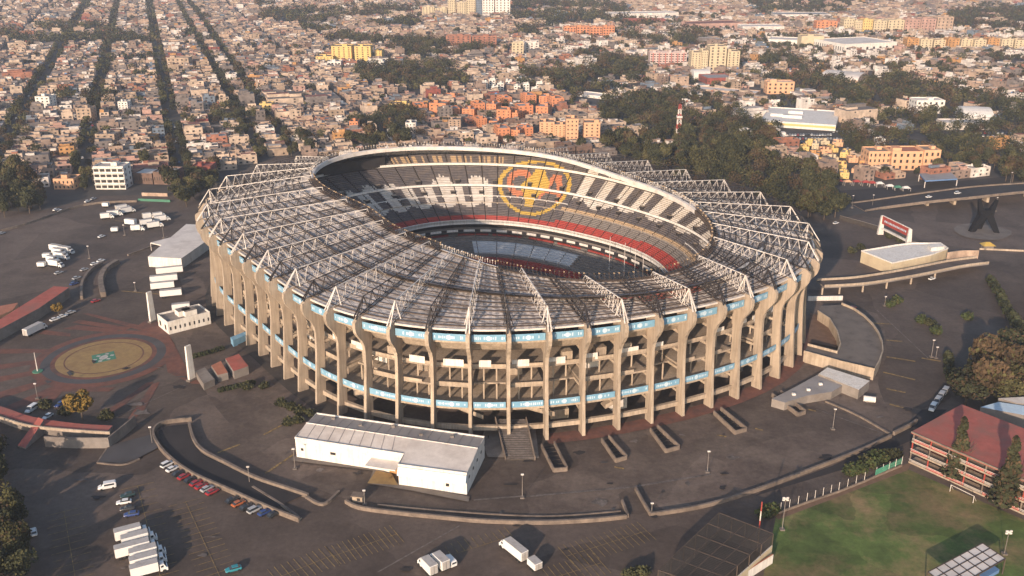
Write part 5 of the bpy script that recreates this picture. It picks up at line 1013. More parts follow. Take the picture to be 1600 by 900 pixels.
for i, (x, y, dx, dy, L, cab) in enumerate(((168, 340, 20, 2, 7.5, 1), (180, 336, 20, 2, 9, 1), (193, 327, 20, 4, 9, 1), (200, 331, 20, 4, 9, 1), (166, 322, 20, 0, 4, 0), (205, 350, 20, -2, 7, 0), (180, 361, 20, 1, 4, 0), (216, 359, 20, 1, 7.5, 1), (232, 350, 20, 3, 9, 1), (243, 354, 20, 3, 9, 1), (233, 340, 20, 3, 7, 1), (254, 344, 20, 3, 9, 1), (250, 339, 20, 3, 7.5, 1),
        (74, 402, 20, 1, 4, 0), (90, 391, 20, -3, 9, 1), (94, 397, 20, -3, 9, 1), (97, 403, 20, -3, 9, 1), (84, 409, 20, -3, 7.5, 1), (88, 415, 20, -3, 9, 1), (105, 394, 20, -3, 9, 1), (66, 416, 20, 0, 4, 0))):
    where = 'upper left car park group' if i < 13 else 'lower left car park group'
    truck(f'white {"box truck" if cab else "trailer"} in the {where}, {["leftmost", "left of middle", "upper middle", "upper right", "top alone", "centre", "lower left", "lower middle", "right of centre", "right", "upper right of centre", "far right", "far upper right", "left alone", "top", "second from top", "third from top", "fourth from top", "lowest", "top right", "lower left alone"][i]}', (x, y + 2), (x + dx, y + 2 - dy), float(L), bool(cab), 'white trucks in the left car park', 1.0)
for i, (x, y, L) in enumerate(((266, 428, 13.), (257, 441, 13.), (255, 452, 11.), (268, 464, 10.), (284, 486, 8.))): truck(f'long white trailer parked by the white hall, {["topmost", "second", "third", "fourth", "lowest"][i]} of the stack', (x, y), (x + 20, y - 2), L, False, 'trailers by the white hall', 1.0)
block('site_cabin', 'large tan site cabin with a dusty grey roof beside the white totem', 'cabin', (264, 523), (330, 506), 506, 12, 'white_wall', 'concrete_grey', 1, 9, extra=2, ww=.3, wh=.3); truck('grey box truck parked by the long red roof', (56, 520), (72, 512), 11.5, True, 'left kerb vehicles')
for x, y, col, l in ((86, 501, 'white', 'white car beside the grey box truck'), (98, 496, 'white', 'second white car from the grey box truck'), (111, 490, 'silver', 'silver car near the autumn trees at left'), (150, 472, 'red', 'red and white car by the upper ramp mouth'), (117, 442, 'black', 'black car left of the upper ramp'), (120, 436, 'silver', 'silver car left of the upper ramp'), (132, 423, 'silver', 'silver car above the upper ramp'), (148, 414, 'white', 'white car above the ramp mouth'), (158, 409, 'white', 'white car right above the ramp mouth'), (92, 428, 'silver', 'silver car below the lower truck group'), (159, 371, 'white', 'white car alone in the left car park'), (116, 445, 'blue', 'dark blue car close to the upper ramp'),
        (88, 329, 'white', 'white car beneath the trees of the left car park'), (96, 331, 'white', 'second white car beneath the left trees'), (137, 316, 'white', 'white car at the top of the left car park'), (146, 312, 'silver', 'silver car at the top of the left car park'), (3, 366, 'silver', 'silver car at the left frame edge'), (1306, 350, 'white', 'white car behind the right trusses'), (1456, 437, 'white', 'white car on the right open asphalt'), (1365, 440, 'silver', 'silver car under the raised walkway'), (1332, 483, 'red', 'red car beside the curved ramp block')):
    car(col, l, (x, y), (x + 12, y - 4), 'cars around the car parks')
car('white', 'white car on the overpass, left one', (1451, 309, ), (1480, 304), 'cars on the overpass', z=4.3); car('white', 'white car on the overpass, right one', (1496, 303), (1520, 299), 'cars on the overpass', 'suv', z=6.0)
for i, (x, y) in enumerate(((1457, 640), (1464, 630), (1470, 622), (1476, 615))): car('silver' if i else 'white', f'{"grey" if i else "white"} van in the line under the brown tree, {["front", "second", "third", "last"][i]}', (x, y), (x - 6, y + 9), 'vans under the brown tree', 'van')
rc = random.Random(9); WH = ['white', 'silver', 'black', 'red', 'blue']
for r_, (y0, x0, x1, n) in enumerate(((212, 1232, 1300, 16), (218, 1228, 1310, 17), (224, 1240, 1290, 10), (207, 1300, 1345, 9), (209, 1508, 1590, 12), (214, 1525, 1600, 10))):
    for i in range(n): col = rc.choices(WH, [5, 4, 2, 1, 1])[0]; x = x0 + (x1 - x0) * (i + .5) / n; car(col, f'{col} car in the {["back row of the store car park", "middle row of the store car park", "front row of the store car park", "lane right of the store", "yard of the white hall", "front of the white hall yard"][r_]}, {"left" if i < n / 3 else "right" if i > 2 * n / 3 else "middle"} part', (x, y0 + rc.uniform(-.5, .5)), (x + 1, y0 - 6), 'cars parked by the store')
for i in range(26):      # cars standing along the long dark streets
    (a0, a1, col) = [((285, 282), (262, 150), 0), ((122, 262), (160, 150), 1), ((12, 205), (82, 90), 2)][i % 3]; f = rc.random(); x = a0[0] + (a1[0] - a0[0]) * f + rc.uniform(-4, 4); y = a0[1] + (a1[1] - a0[1]) * f
    cl = rc.choice(WH); car(cl, f'{cl} car on the {["long dark street behind the left end", "second avenue from the left", "leftmost avenue"][i % 3]}, {"near" if f < .33 else "far" if f > .66 else "middle"} stretch', (x, y), (x - (a0[0] - a1[0]) * .1, y - 12), 'cars on the avenues')

# ================================================================ CITY
AZ = R(20.2); sx, sy = -math.sin(AZ), math.cos(AZ)          # street direction (away), cross direction (right)
def tosc(X, Y): return X * sx + Y * sy, X * sy - Y * sx      # s along the streets, c across
def fromsc(s, c): return s * sx + c * sy, s * sy - c * sx
STREETS = [(270, 200, 13), (145, 190, 12), (45, 162, 16), (360, 155, 9), (425, 190, 9)]
SC = sorted((tosc(*px(a, b))[1], w) for a, b, w in STREETS)
cs = [c for c, w in SC]
c = cs[0]
while c > -1500: c -= 74; SC.append((c, 9))
c = cs[-1]
while c < 2600: c += 78; SC.append((c, 6))
SC.sort()
def nz(x, y, sc=90.): return NZ.noise(Vector((x / sc, y / sc, 3.3))) + .5 * NZ.noise(Vector((x / sc * 2.3, y / sc * 2.3, 9.1)))
TREEZ = [[(938, 165), (1010, 150), (1080, 160), (1135, 178), (1190, 205), (1240, 232), (1255, 262), (1300, 300), (1325, 335), (1290, 352), (1230, 330), (1130, 300), (1050, 280), (1000, 262), (950, 240), (940, 195)],
         [(550, 112), (620, 106), (700, 98), (760, 125), (850, 100), (960, 92), (1010, 108), (1010, 140), (940, 150), (880, 148), (830, 142), (760, 147), (690, 150), (620, 142), (560, 134)],
         [(1180, 86), (1240, 92), (1275, 112), (1345, 130), (1400, 118), (1500, 150), (1640, 150), (1700, 300), (1560, 286), (1500, 262), (1470, 250), (1465, 226), (1400, 228), (1350, 250), (1310, 222), (1318, 172), (1290, 150), (1200, 130)],
         [(0, 46), (100, 40), (240, 52), (250, 74), (150, 80), (70, 82), (0, 62)],
         [(400, 8), (520, 12), (655, 12), (655, 44), (600, 48), (520, 40), (440, 38), (400, 30)],
         [(1480, 26), (1530, 14), (1640, 20), (1640, 60), (1560, 52), (1490, 50)], [(1160, 2), (1330, 0), (1330, 26), (1190, 30)], [(800, 5), (860, 0), (980, 15), (975, 40), (880, 36), (870, 62), (820, 70), (800, 40)],
         [(-200, 300), (-60, 280), (40, 278), (64, 304), (84, 324), (40, 338), (-60, 346), (-260, 362)], [(262, 288), (300, 280), (338, 262), (340, 290), (305, 330), (268, 312)],
         [(120, 165), (158, 148), (182, 150), (176, 172), (140, 176)], [(330, 178), (365, 165), (400, 168), (402, 190), (335, 192)], [(430, 232), (480, 222), (620, 222), (640, 232), (500, 240), (440, 248)],
         [(470, 40), (560, 60), (700, 68), (780, 82), (700, 92), (640, 92), (600, 80), (480, 58)], [(540, 178), (640, 165), (670, 195), (600, 212), (540, 205)], [(960, 40), (1080, 44), (1110, 62), (1080, 78), (980, 70)], [(85, 140), (110, 136), (118, 158), (95, 165)]]
# plots kept free for buildings made one by one, yards and car parks
CLEAR = [[(1215, 205), (1310, 205), (1330, 226), (1225, 230)], [(1290, 283), (1430, 283), (1530, 300), (1500, 320), (1340, 345), (1290, 310)], [(1500, 204), (1640, 200), (1640, 222), (1500, 218)], [(140, 292), (290, 290), (295, 312), (140, 312)]]
CITY = [(-600, 330), (-60, 285), (40, 268), (75, 300), (150, 300), (265, 290), (330, 275), (430, 246), (700, 240), (940, 240), (1130, 262), (1330, 300), (1500, 285), (1640, 262), (2300, 240), (2300, 60), (1900, -40), (800, -60), (-200, -50), (-600, 60)]
SPARSE = [(1150, 60), (1640, 40), (1640, 300), (1330, 300), (1130, 180), (1000, 150), (850, 140), (850, 20), (1150, 20)]
boxes = []       # cx, cy, w, d, z0, h, wall, roof
houses = []      # candidates for individual houses
rnd = random.Random(11)
cand = []
s_lo, s_hi = 430., 2900.
gaps = [(SC[i][0] + SC[i][1] / 2, SC[i + 1][0] - SC[i + 1][1] / 2) for i in range(len(SC) - 1)]
for (c0, c1) in gaps:
    s = s_lo
    while s < s_hi:
        far = s > 1500
        big = rnd.random() < .05; L = rnd.uniform(8, 15) * (1.25 if far else 1) * (2.0 if big else 1); nacross = max(1, round((c1 - c0) / rnd.uniform(9, 17) / (1.2 if far else 1) / (2.2 if big else 1))); w = (c1 - c0) / nacross
        for i in range(nacross): cand.append((s + L / 2, c0 + (i + .5) * w, L, w, i == 0 or i == nacross - 1))
        s += L + (0 if rnd.random() > .05 else 8)
CA = np.array([(a, b) for a, b, *_ in cand]); XY = np.stack(fromsc(CA[:, 0], CA[:, 1]), 1)
zc = XY[:, 1] * math.cos(PIT) + CH * math.sin(PIT); PX = 800 + F * XY[:, 0] / np.maximum(zc, 1); PY = 450 - F * (XY[:, 1] * math.sin(PIT) - CH * math.cos(PIT)) / np.maximum(zc, 1)
ok = (XY[:, 1] > 350) & inpoly(PX, PY, CITY) & (PX > -170) & (PX < 1770)
for z in CLEAR: ok &= ~inpoly(PX, PY, z)
NV = np.array([nz(x, y) for x, y in XY]); inz = np.zeros(len(XY), bool)
for z in TREEZ: inz |= inpoly(PX, PY, z)
inz &= ~((NV < -.10) & (XY[:, 1] > 640)); 
for (fx, fy, fw, fd, fr) in FOOT:
    dx = XY[:, 0] - fx; dy = XY[:, 1] - fy; a = dx * math.cos(fr) + dy * math.sin(fr); b_ = -dx * math.sin(fr) + dy * math.cos(fr); ok &= ~((np.abs(a) < fw + 4) & (np.abs(b_) < fd + 4))
sp = inpoly(PX, PY, SPARSE)
wts = [20, 15, 14, 6, 12, 13, 10, 4, 2, 3, 2.5, .6]
trees = []       # x, y, r, kind
for i in np.nonzero(ok)[0]:
    s, c, L, w, edge = cand[i]; x, y = XY[i]
    if inz[i]: continue
    pt = (.5 if sp[i] else .12) + (.5 if NV[i] > .38 else 0)
    if rnd.random() < pt: trees.append((x, y, rnd.uniform(3, 5.5), 0)); 
    if rnd.random() < (.36 if sp[i] else .06) + (.55 if NV[i] > .38 else 0): continue
    wall = rnd.choices(HN, wts)[0]; roof = rnd.choices(RN, [9, 8, 4, 2, 1.6])[0]
    if sp[i] and rnd.random() < .25: wall, roof = 'white', 'flat_pale'
    n = rnd.choices([1, 2, 3, 4], [8, 8, 2.6, .6])[0]; h = n * 2.7 + rnd.uniform(0, .8)
    ww, dd = w * rnd.uniform(.86, .99), L * rnd.uniform(.86, .99)
    H = dict(x=x, y=y, w=ww, d=dd, h=h, wall=wall, roof=roof, n=n, extra=[])
    r_ = rnd.random()
    for _ in range(rnd.choice([1, 1, 2, 2, 3])):
        ew, ed = ww * rnd.uniform(.22, .62), dd * rnd.uniform(.22, .6); ox, oy = rnd.uniform(-1, 1) * (ww - ew) / 2, rnd.uniform(-1, 1) * (dd - ed) / 2
        H['extra'].append((ox, oy, ew, ed, rnd.uniform(1.2, 2.9), wall if rnd.random() < .6 else rnd.choices(HN, wts)[0], roof if rnd.random() < .5 else rnd.choice(RN)))
    H['dist'] = math.hypot(x, y); H['inv'] = 0 <= PX[i] <= 1600 and 0 <= PY[i] <= 900
    u, v = PX[i], PY[i]
    H['inv'] = H['inv'] and not (430 < u < 1200 and v > 232)
    H['u'], H['v'] = u, v; H['s'], H['c'] = s, c
    houses.append(H)
houses.sort(key=lambda h: (not h['inv'], h['dist']))
# ---- the nearest houses one by one
COLN = dict(cream='cream', tan='tan', sand='sandy', pink='pink', concrete_block='concrete', grey='grey', white='white', brick='brick', ochre='ochre', brown='brown', bluegrey='blue grey', red_wall='red')
ROOFN = dict(flat_grey='grey', flat_tan='tan', flat_brown='brown', flat_pale='pale', flat_red='red')
_mc = {}
def unit(m, mt=None):
    if (m, mt) not in _mc: b = MB(); b.box((0, 0, 0), (1, 1, 1), m, 0, mt); _mc[(m, mt)] = b.mesh('block')
    return _mc[(m, mt)]
def ub(name, parent, loc, sz, m, mt=None):
    o = bpy.data.objects.new(name, unit(m, mt)); link(o, parent); o.location = loc; o.scale = sz; return o
LANDM = [((195, 290), 'by the car park with white lorries'), ((30, 300), 'behind the trees at the left car park'), ((310, 285), 'behind the left end of the stadium'), ((420, 220), 'behind the far left roof trusses'), ((600, 215), 'behind the far rim of the stadium'),
         ((780, 210), 'among the orange brick flats'), ((100, 230), 'on the left tree lined avenue'), ((230, 230), 'between the two long dark streets'), ((1000, 160), 'beside the wood behind the stadium'), ((1300, 260), 'near the big flat roofed store'), ((1500, 240), 'beside the overpass'), ((330, 230), 'right of the long dark street')]
NI = 290
for i, h in enumerate(houses[:NI]):
    lm = min(LANDM, key=lambda a: (a[0][0] - h['u']) ** 2 + (a[0][1] - h['v']) ** 2 * 4)[1]
    e = h['extra'][0]; side = 'left' if e[0] < 0 else 'right'
    lab = f"{COLN[h['wall']]} {['', 'one', 'two', 'three', 'four'][h['n']]}-storey house, {COLN[e[5]]} {side} roof room, {lm}"
    t = thing('house', lab, 'house', (h['x'], h['y'], 0), AZ, 'low houses of the city blocks')
    w, d, H_ = h['w'], h['d'], h['h']
    ub('wall', t, (0, 0, 0), (w, d, H_), 'house_' + h['wall'], h['roof'])
    ub('roof', t, (0, 0, H_ - .25), (w * .94, d * .94, .30), h['roof'])
    for sx_, sz_ in (((-w / 2 + .1, 0), (.2, d, .75)), ((w / 2 - .1, 0), (.2, d, .75)), ((0, -d / 2 + .1), (w - .42, .2, .75)), ((0, d / 2 - .1), (w - .42, .2, .75))):
        ub('parapet', t, (*sx_, H_), sz_, 'house_' + h['wall'])
    for (ox, oy, ew, ed, eh, wm, rm) in h['extra']: ub('rooftop_room', t, (ox, oy, H_ + .05), (ew * .9, ed * .9, eh), 'house_' + wm, rm)
    for f in range(h['n']):
        nw = 2 if w < 9 else 3
        for j in range(nw): ub('window', t, ((j + .5) / nw * w - w / 2 + rnd.uniform(-.4, .4), -d / 2 - .02, f * 2.7 + .95), (rnd.uniform(1.0, 1.9), .12, 1.25), 'window_dark')
        if f % 2 == 0: ub('window', t, (-w / 2 - .02, rnd.uniform(-.2, .2) * d, f * 2.7 + .95), (.12, 1.4, 1.2), 'window_dark')
    if rnd.random() < .6:
        tk = bpy.data.objects.new('water_tank', None); 
        b = MB() if 'tank' not in _mc else None
        if b is not None: b.cyl((0, 0, 0), (0, 0, 1.3), .6, 'car_black', 10); b.cyl((0, 0, 1.3), (0, 0, 1.5), .6, 'car_black', 10, .2); _mc['tank'] = b.mesh('water_tank')
        tk = bpy.data.objects.new('water_tank', _mc['tank']); link(tk, t); tk.location = (rnd.uniform(-.3, .3) * w, rnd.uniform(-.3, .3) * d, H_)
# ---- the rest as one mass
def massboxes(name, rows, **k):   # rows: x,y,w,d,z0,h,wall,roof
    A = np.array([r[:6] for r in rows], float); n = len(A); ca, sa = math.cos(AZ), math.sin(AZ)
    X = np.array([(-.5, -.5), (.5, -.5), (.5, .5), (-.5, .5)]); lx = A[:, 2:3] * X[:, 0]; ly = A[:, 3:4] * X[:, 1]
    gx = A[:, 0:1] + lx * ca - ly * sa; gy = A[:, 1:2] + lx * sa + ly * ca
    V = np.zeros((n, 8, 3)); V[:, :4, 0] = gx; V[:, 4:, 0] = gx; V[:, :4, 1] = gy; V[:, 4:, 1] = gy; V[:, :4, 2] = A[:, 4:5]; V[:, 4:, 2] = A[:, 4:5] + A[:, 5:6]
    base = np.arange(n)[:, None, None] * 8; q = np.array([(0, 1, 5, 4), (1, 2, 6, 5), (2, 3, 7, 6), (3, 0, 4, 7), (4, 5, 6, 7)]); Q = base + q[None]
    names = sorted(set([r[6] for r in rows] + [r[7] for r in rows])); ix = {a: i for i, a in enumerate(names)}
    mi = np.array([[ix[r[6]]] * 4 + [ix[r[7]]] for r in rows])
    o = bpy.data.objects.new(name, npmesh(name, V.reshape(-1, 3), Q.reshape(-1, 4), mi.ravel(), names)); link(o); return tag(o, **k)
rows = []; ca, sa = math.cos(AZ), math.sin(AZ)
for h in houses[NI:]:
    x, y = h['x'], h['y']; wm = 'house_' + h['wall']; rows.append((x, y, h['w'], h['d'], 0, h['h'], wm, h['roof']))
    def loc(ox, oy): return x + ox * ca - oy * sa, y + ox * sa + oy * ca
    for (ox, oy, ew, ed, eh, w2, r2) in h['extra']: rows.append((*loc(ox, oy), ew, ed, h['h'], eh, 'house_' + w2, r2))
    if h['dist'] < 1700:
        for f in range(h['n']):
            for j in range(2 if rnd.random() < .55 else 0): rows.append((*loc((j - .5) * h['w'] * .5 + rnd.uniform(-.5, .5), -h['d'] / 2), rnd.uniform(1.1, 2.2), .16, f * 2.7 + .9, 1.4, 'window_dark', 'window_dark'))
        if rnd.random() < .5: rows.append((*loc(rnd.uniform(-.3, .3) * h['w'], rnd.uniform(-.3, .3) * h['d']), 1.2, 1.2, h['h'], 1.6, rnd.choice(['car_black', 'white_wall', 'car_black', 'terracotta']), 'car_black'))
        if rnd.random() < .25: rows.append((*loc(rnd.uniform(-.3, .3) * h['w'], -h['d'] * .3), rnd.uniform(1.5, 3), .1, h['h'] + .2, 1.4, rnd.choice(['white_wall', 'house_red_wall', 'steel_blue', 'pink_wall', 'house_ochre', 'house_white']), 'white_wall'))
massboxes('city_houses', rows, kind='stuff', label='dense mass of low flat roofed houses spreading to the far end of the city', cat='houses')

# ================================================================ TREES
def leafquads(rg, n, lobes, ls):
    # leaf cards scattered in lobes: (cx,cy,cz,rx,rz)
    L = np.array(lobes); k = rg.integers(0, len(L), n); d = rg.normal(size=(n, 3)); d /= np.linalg.norm(d, axis=1)[:, None]
    rr = rg.uniform(.45, 1.0, n) ** .6; P = np.stack([L[k, 0] + d[:, 0] * rr * L[k, 3], L[k, 1] + d[:, 1] * rr * L[k, 3], L[k, 2] + d[:, 2] * rr * L[k, 4]], 1)
    nrm = d + rg.normal(size=(n, 3)) * .7; nrm /= np.linalg.norm(nrm, axis=1)[:, None]
    t = np.cross(nrm, rg.normal(size=(n, 3))); t /= np.linalg.norm(t, axis=1)[:, None]; bt = np.cross(nrm, t); sz = rg.uniform(.6, 1.3, n)[:, None] * ls
    V = np.stack([P - t * sz - bt * sz * .7, P + t * sz - bt * sz * .5, P + t * sz * .8 + bt * sz * .7, P - t * sz * .7 + bt * sz * .6], 1)
    return V.reshape(-1, 3)
def crown_mesh(seed, n, mats, ls=.55, shape='round', R_=4.5, H=9.):
    rg = np.random.default_rng(seed); lobes = []
    if shape == 'round':
        for i in range(9):
            a = rg.uniform(0, 6.28); q = rg.uniform(0, .62) * R_; r = R_ * rg.uniform(.35, .6); lobes.append((q * math.cos(a), q * math.sin(a), H * rg.uniform(.48, .82), r, r * rg.uniform(.7, .95)))
    elif shape == 'cone':
        for i in range(12): f = i / 11; r = R_ * (1.0 - f * .85) * rg.uniform(.85, 1.1); lobes.append((rg.normal() * .2, rg.normal() * .2, H * (.16 + .80 * f), r, H * .07))
    elif shape == 'bush':
        for i in range(7): a = rg.uniform(0, 6.28); q = rg.uniform(0, .6) * R_; r = R_ * rg.uniform(.4, .6); lobes.append((q * math.cos(a), q * math.sin(a), H * rg.uniform(.3, .6), r, H * .38))
    elif shape == 'hedge':
        for i in range(14): lobes.append((R_ * (i / 13 * 2 - 1), rg.normal() * .15, H * .5, 1.2, H * .5))
    V = leafquads(rg, n, lobes, ls); V[:, 2] = np.maximum(V[:, 2], .05); Q = np.arange(len(V)).reshape(-1, 4); mi = np.zeros(n, int); mi[rg.random(n) < .18] = len(mats) - 1
    return npmesh('crown', V, Q, mi, mats)
def trunk_mesh(seed, H, r, ztop=.6):
    b = MB(); rg = random.Random(seed); b.cyl((0, 0, 0), (0, 0, H * ztop), r, 'bark', 7, r * .5)
    for i in range(4): a = rg.uniform(0, 6.28); b.cyl((0, 0, H * .3), (math.cos(a) * H * .22, math.sin(a) * H * .22, H * .62), r * .45, 'bark', 5, r * .15)
    return b.mesh('trunk')
PROTO = [(crown_mesh(i, 1500, m, .36), trunk_mesh(i, 9, .28)) for i, m in enumerate([['leaf_dark', 'leaf_mid'], ['leaf_mid', 'leaf_dark'], ['leaf_dark', 'leaf_brown'], ['leaf_brown', 'leaf_mid'], ['leaf_mid', 'leaf_brown'], ['leaf_dark', 'leaf_dark']])]
DESC = ['dark green', 'mid green', 'dark green and brown', 'brownish', 'olive green', 'very dark']
def tree(x, y, sc, kind, label, group, zs=1., name='broadleaf_tree', pr=None, cat='tree'):
    cm, tm = pr or PROTO[kind]; t = thing(name, label, cat, (x, y, 0), random.uniform(0, 6.28), group); t.scale = (sc, sc, sc * zs)
    o = bpy.data.objects.new('crown', cm); link(o, t)
    if tm: o = bpy.data.objects.new('trunk', tm); link(o, t)
    return t
rt = random.Random(21)
for zi, z in enumerate(TREEZ):
    P = [px(*p) for p in z if p[1] > -60]; xs = [p[0] for p in P]; ys = [p[1] for p in P]; dm = (min(ys) + max(ys)) / 2; st = 9.2 if dm < 900 else (10 if dm < 1500 else 12.5)
    yy = min(ys)
    while yy < max(ys):
        xx = min(xs)
        while xx < max(xs):
            x = xx + rt.uniform(-.45, .45) * st; y = yy + rt.uniform(-.45, .45) * st; xx += st
            if rt.random() < (.93 if dm < 900 else .80) and not (nz(x, y) < -.12 and y > 640) and inpoly([x], [y], P)[0]: trees.append((x, y, st * rt.uniform(.46, .80), zi + 1))
        yy += st
# avenue trees along the dark streets
for (a, b_, w) in STREETS:
    c = tosc(*px(a, b_))[1]; s = 520.
    while s < 2400:
        for side in (-1, 1):
            if rt.random() < .40:
                x, y = fromsc(s, c + side * w * .36); u, v = proj(x, y)
                if inpoly([u], [v], CITY)[0] and u > -100: trees.append((x, y, rt.uniform(3, 5.2), 50))
        s += rt.uniform(6, 10)
# trees of the bottom left edge, right side clumps
def fill(poly, st, kind, rs=(.55, .8)):
    P = [px(*p) for p in poly]; xs = [p[0] for p in P]; ys = [p[1] for p in P]; yy = min(ys)
    while yy < max(ys):
        xx = min(xs)
        while xx < max(xs):
            x = xx + rt.uniform(-.3, .3) * st; y = yy + rt.uniform(-.3, .3) * st; xx += st
            if inpoly([x], [y], P)[0]: trees.append((x, y, st * rt.uniform(*rs) * (1.1 if kind == 61 else 1), kind))
        yy += st
fill([(-220, 690), (-20, 700), (16, 730), (34, 800), (44, 870), (50, 960), (-260, 960)], 6.5, 60)
fill([(1512, 606), (1540, 580), (1590, 560), (1640, 560), (1760, 620), (1640, 652), (1560, 645), (1502, 642), (1490, 618)], 8.5, 61, (.6, .8))
fill([(1598, 440), (1660, 425), (1800, 490), (1700, 560), (1650, 540), (1622, 500)], 7, 62, (.5, .65))
tv = []
def infoot(x, y, m=1.):
    for (fx, fy, fw, fd, fr) in FOOT:
        dx, dy = x - fx, y - fy
        if abs(dx * math.cos(fr) + dy * math.sin(fr)) < fw + m and abs(-dx * math.sin(fr) + dy * math.cos(fr)) < fd + m: return True
    return False
trees = [t for t in trees if not infoot(t[0], t[1])]
for (x, y, r, k) in trees:
    u, v = proj(x, y); vis = 0 <= u <= 1600 and -5 <= v <= 930 and not (440 < u < 1250 and 262 < v < 640) and not (520 < u < 900 and v > 238 and v < 262)
    tv.append((not vis, math.hypot(x, y), x, y, r, k))
tv.sort()
TL = {60: 'in the bottom left corner', 61: 'in the clump right of the ramp', 62: 'above the right hedge', 50: 'lining a long dark street', 0: 'between the houses', 1: 'in the wood behind the stadium', 3: 'in the wood by the overpass', 9: 'behind the left car park', 10: 'behind the left stadium end'}
def WHERE(x, y, k):
    L = [t for t in tv[:290] if t[5] == k]; xs = sorted(t[2] for t in L); ys = sorted(t[3] for t in L)
    if len(L) < 4: return ''
    a = xs.index(x) / len(xs); b_ = ys.index(y) / len(ys)
    return ', ' + ['far left', 'left', 'middle', 'right', 'far right'][int(a * 5)] + ' ' + ['front', 'near', 'centre', 'far', 'back'][int(b_ * 5)]
tv2 = 0; far_t = tv[290:]
for i, (_, d, x, y, r, k) in enumerate(tv[:290]):
    kk = rt.choice([3, 2, 3, 4]) if k == 61 else (rt.choice([0, 5, 4, 1]) if k == 60 else rt.choice([0, 1, 2, 0, 5, 3, 4]))
    hgt_ = 'tall' if r > 5.2 else 'low'
    tree(x, y, r / 4.5 * (1.15 if k == 61 else 1), kk, f"{hgt_} {DESC[kk]} tree {TL.get(k, 'among the city blocks')}{WHERE(x, y, k)}", 'leafy trees ' + TL.get(k, 'among the city blocks'), rt.uniform(.8, 1.35))
VV = []; MI = []
rg = np.random.default_rng(5); mats = ['leaf_dark', 'leaf_mid', 'leaf_brown']
for (_, d, x, y, r, k) in far_t:
    n = 240 if d < 900 else (110 if d < 1500 else 44); ls = (.5 if d < 900 else (.75 if d < 1500 else 1.3)); H = r * rg.uniform(1.4, 2.3)
    lobes = [(x + rg.normal() * r * .35, y + rg.normal() * r * .35, H * rg.uniform(.5, .8), r * .62, r * .55) for _ in range(4)]
    VV.append(leafquads(rg, n, lobes, ls)); m0 = rg.choice([0, 0, 1, 2]); mi = np.full(n, m0); mi[rg.random(n) < .12] = rg.integers(0, 3); MI.append(mi)
V = np.concatenate(VV); V[:, 2] = np.maximum(V[:, 2], .1)
o = bpy.data.objects.new('far_trees', npmesh('far_trees', V, np.arange(len(V)).reshape(-1, 4), np.concatenate(MI), mats)); link(o); tag(o, 'mass of dark trees between and beyond the houses of the city', 'trees', kind='stuff')
print('houses', len(houses), 'rows', len(rows), 'trees', len(trees), 'leafquads', len(V) // 4)

# ---- single plants near the stadium
RH = {}
def plant(x, y, key, label, name, cat, group=None, rz=None, sc=1.):
    p = px(x, y); t = thing(name, label, cat, (*p, 0), rz if rz is not None else random.uniform(0, 6), group); t.scale = (sc,) * 3
    if key not in RH:
        sh, mats_, n, ls, r_, h_ = dict(yellow=('round', ['leaf_yellow', 'leaf_mid'], 1500, .42, 5.2, 9.5), cone=('cone', ['leaf_dark', 'leaf_brown'], 2200, .42, 2.7, 15), bush=('bush', ['leaf_dark', 'leaf_mid'], 500, .35, 2.6, 3.0), ybush=('bush', ['leaf_hedge', 'leaf_mid'], 500, .35, 2.6, 3.2), hedge=('hedge', ['leaf_dark', 'leaf_hedge'], 1100, .38, 8., 2.6))[key]
        RH[key] = (crown_mesh(77, n, mats_, ls, sh, r_, h_), trunk_mesh(5, h_, .3, .8 if key == 'cone' else .6) if key in ('yellow', 'cone') else None)
    cm, tm = RH[key]; o = bpy.data.objects.new('crown', cm); link(o, t)
    if tm: o = bpy.data.objects.new('trunk', tm); link(o, t)
plant(129, 655, 'yellow', 'round yellow leaved tree below the roundabout', 'yellow_tree', 'tree', sc=1.15)
plant(92, 492, 'yellow', 'small yellowish tree by the end of the long red roof', 'yellow_tree', 'tree', sc=.6)
plant(1490, 750, 'cone', 'tall dark conifer before the red gallery building, left one', 'conifer', 'tree', 'conifers before the red building', sc=1.45); plant(1566, 795, 'cone', 'tall dark conifer before the red gallery building, right one', 'conifer', 'tree', 'conifers before the red building', sc=1.6)
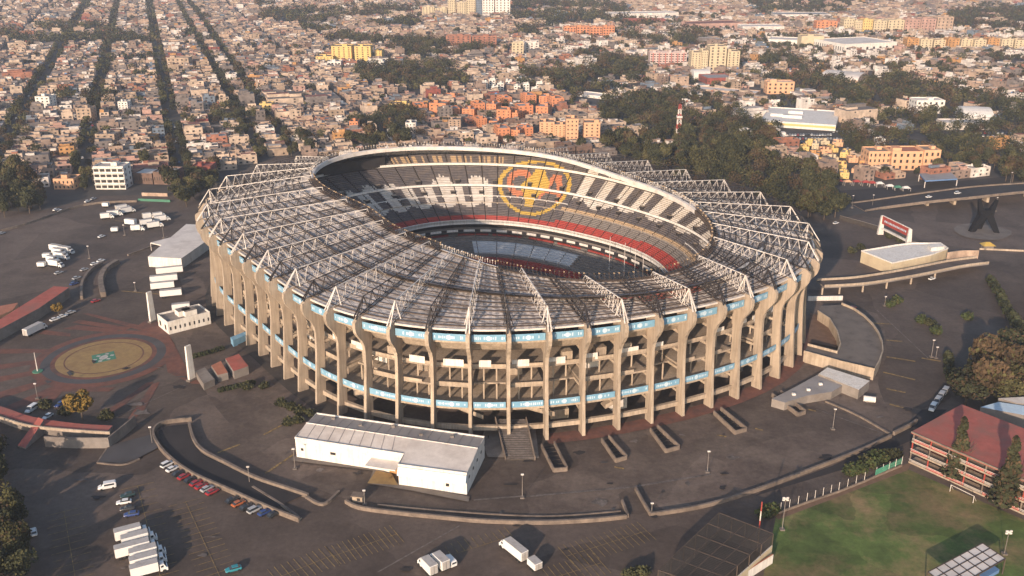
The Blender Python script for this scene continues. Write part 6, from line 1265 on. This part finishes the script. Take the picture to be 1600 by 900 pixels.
for i, (x, y, k, l) in enumerate(((73, 637, 'bush', 'dark bush beside the white minibus'), (104, 648, 'bush', 'dark bush left of the yellow tree foot'), (168, 655, 'bush', 'dark bush right of the yellow tree'), (388, 608, 'bush', 'dark shrub at the end of the front gate hedge'), (412, 607, 'bush', 'shrub right of the gate hedges'), (440, 634, 'bush', 'shrub nearest the left pillars'), (455, 640, 'bush', 'shrub in the clump behind the warehouse corner'), (470, 646, 'bush', 'right shrub of the clump behind the warehouse'), (452, 664, 'bush', 'front shrub of the clump by the warehouse'), (466, 660, 'bush', 'front right shrub by the warehouse corner'), (484, 650, 'bush', 'shrub touching the warehouse roof corner'),
        (1440, 505, 'ybush', 'yellow green bush in the right parking strip'), (1452, 508, 'bush', 'bush beside the yellow green one at right'), (1463, 522, 'ybush', 'small bush near the right lamp post'), (1512, 500, 'ybush', 'brownish bush near the right clump'), (1390, 480, 'ybush', 'brown bush below the raised walkway'), (1402, 474, 'ybush', 'right brown bush below the raised walkway'), (1330, 395, 'bush', 'dark bush left of the low white building'), (1345, 390, 'bush', 'dark bush touching the low white building'), (1405, 378, 'bush', 'round dark bush by the sign gate'), (1390, 372, 'bush', 'dark bush under the sign gate'),
        (1345, 738, 'ybush', 'yellow green bush on the pitch verge, left of three'), (1362, 730, 'ybush', 'yellow green bush on the pitch verge, middle'), (1376, 724, 'ybush', 'yellow green bush on the pitch verge, right'), (1352, 728, 'bush', 'dark bush behind the yellow green ones on the verge'), (1368, 720, 'ybush', 'back bush of the verge group'), (1384, 716, 'bush', 'dark bush at the right end of the verge group'), (1330, 742, 'ybush', 'first bush at the left end of the verge group'), (1395, 715, 'bush', 'dark bush by the corner of the red building'), (1192, 808, 'ybush', 'bush beside the near corner floodlight'), (1204, 802, 'ybush', 'right bush beside the near corner floodlight'), (985, 905, 'bush', 'bush at the bottom edge left of the cage'), (1002, 898, 'bush', 'second bush at the bottom edge by the cage'))):
    plant(x, y, k, l, 'bush', 'bush', 'bushes near the stadium', sc=1.25 if x > 1180 or x < 200 else 1.05)
def hz(a, b_): A, B_ = px(*a), px(*b_); return math.atan2(B_[1] - A[1], B_[0] - A[0])
for (a, b_, l) in (((303, 560), (346, 548), 'dark hedge behind the gate huts'), ((348, 612), (392, 602), 'dark hedge in front of the gate huts'), ((1545, 440), (1565, 470), 'dark hedge along the right car park, upper part'), ((1562, 470), (1582, 505), 'dark hedge along the right car park, middle part'), ((1580, 500), (1605, 545), 'dark hedge along the right car park, lower part'), ((1480, 560), (1484, 600), 'hedge left of the brown tree clump')):
    A, B_ = Vector(px(*a)), Vector(px(*b_)); c = (A + B_) / 2; u, v = proj(c.x, c.y); plant(u, v, 'hedge', l, 'hedge', 'hedge', 'clipped hedges', hz(a, b_), (B_ - A).length / 17 if (B_ - A).length > 17 else .8)
# ---- haze
b = MB(); b.box((0, 1700, -1), (5200, 3900, 230), 'house_grey'); me = b.mesh('haze'); hm = bpy.data.materials.new('haze_air'); hm.use_nodes = True; nt = hm.node_tree; nt.nodes.clear()
ou = nt.nodes.new('ShaderNodeOutputMaterial'); pv = nt.nodes.new('ShaderNodeVolumePrincipled'); pv.inputs['Density'].default_value = .00012; pv.inputs['Color'].default_value = (.74, .80, .92, 1); pv.inputs['Anisotropy'].default_value = .1
nt.links.new(pv.outputs[0], ou.inputs['Volume']); me.materials.clear(); me.materials.append(hm); o = bpy.data.objects.new('haze', me); link(o); tag(o, kind='stuff')
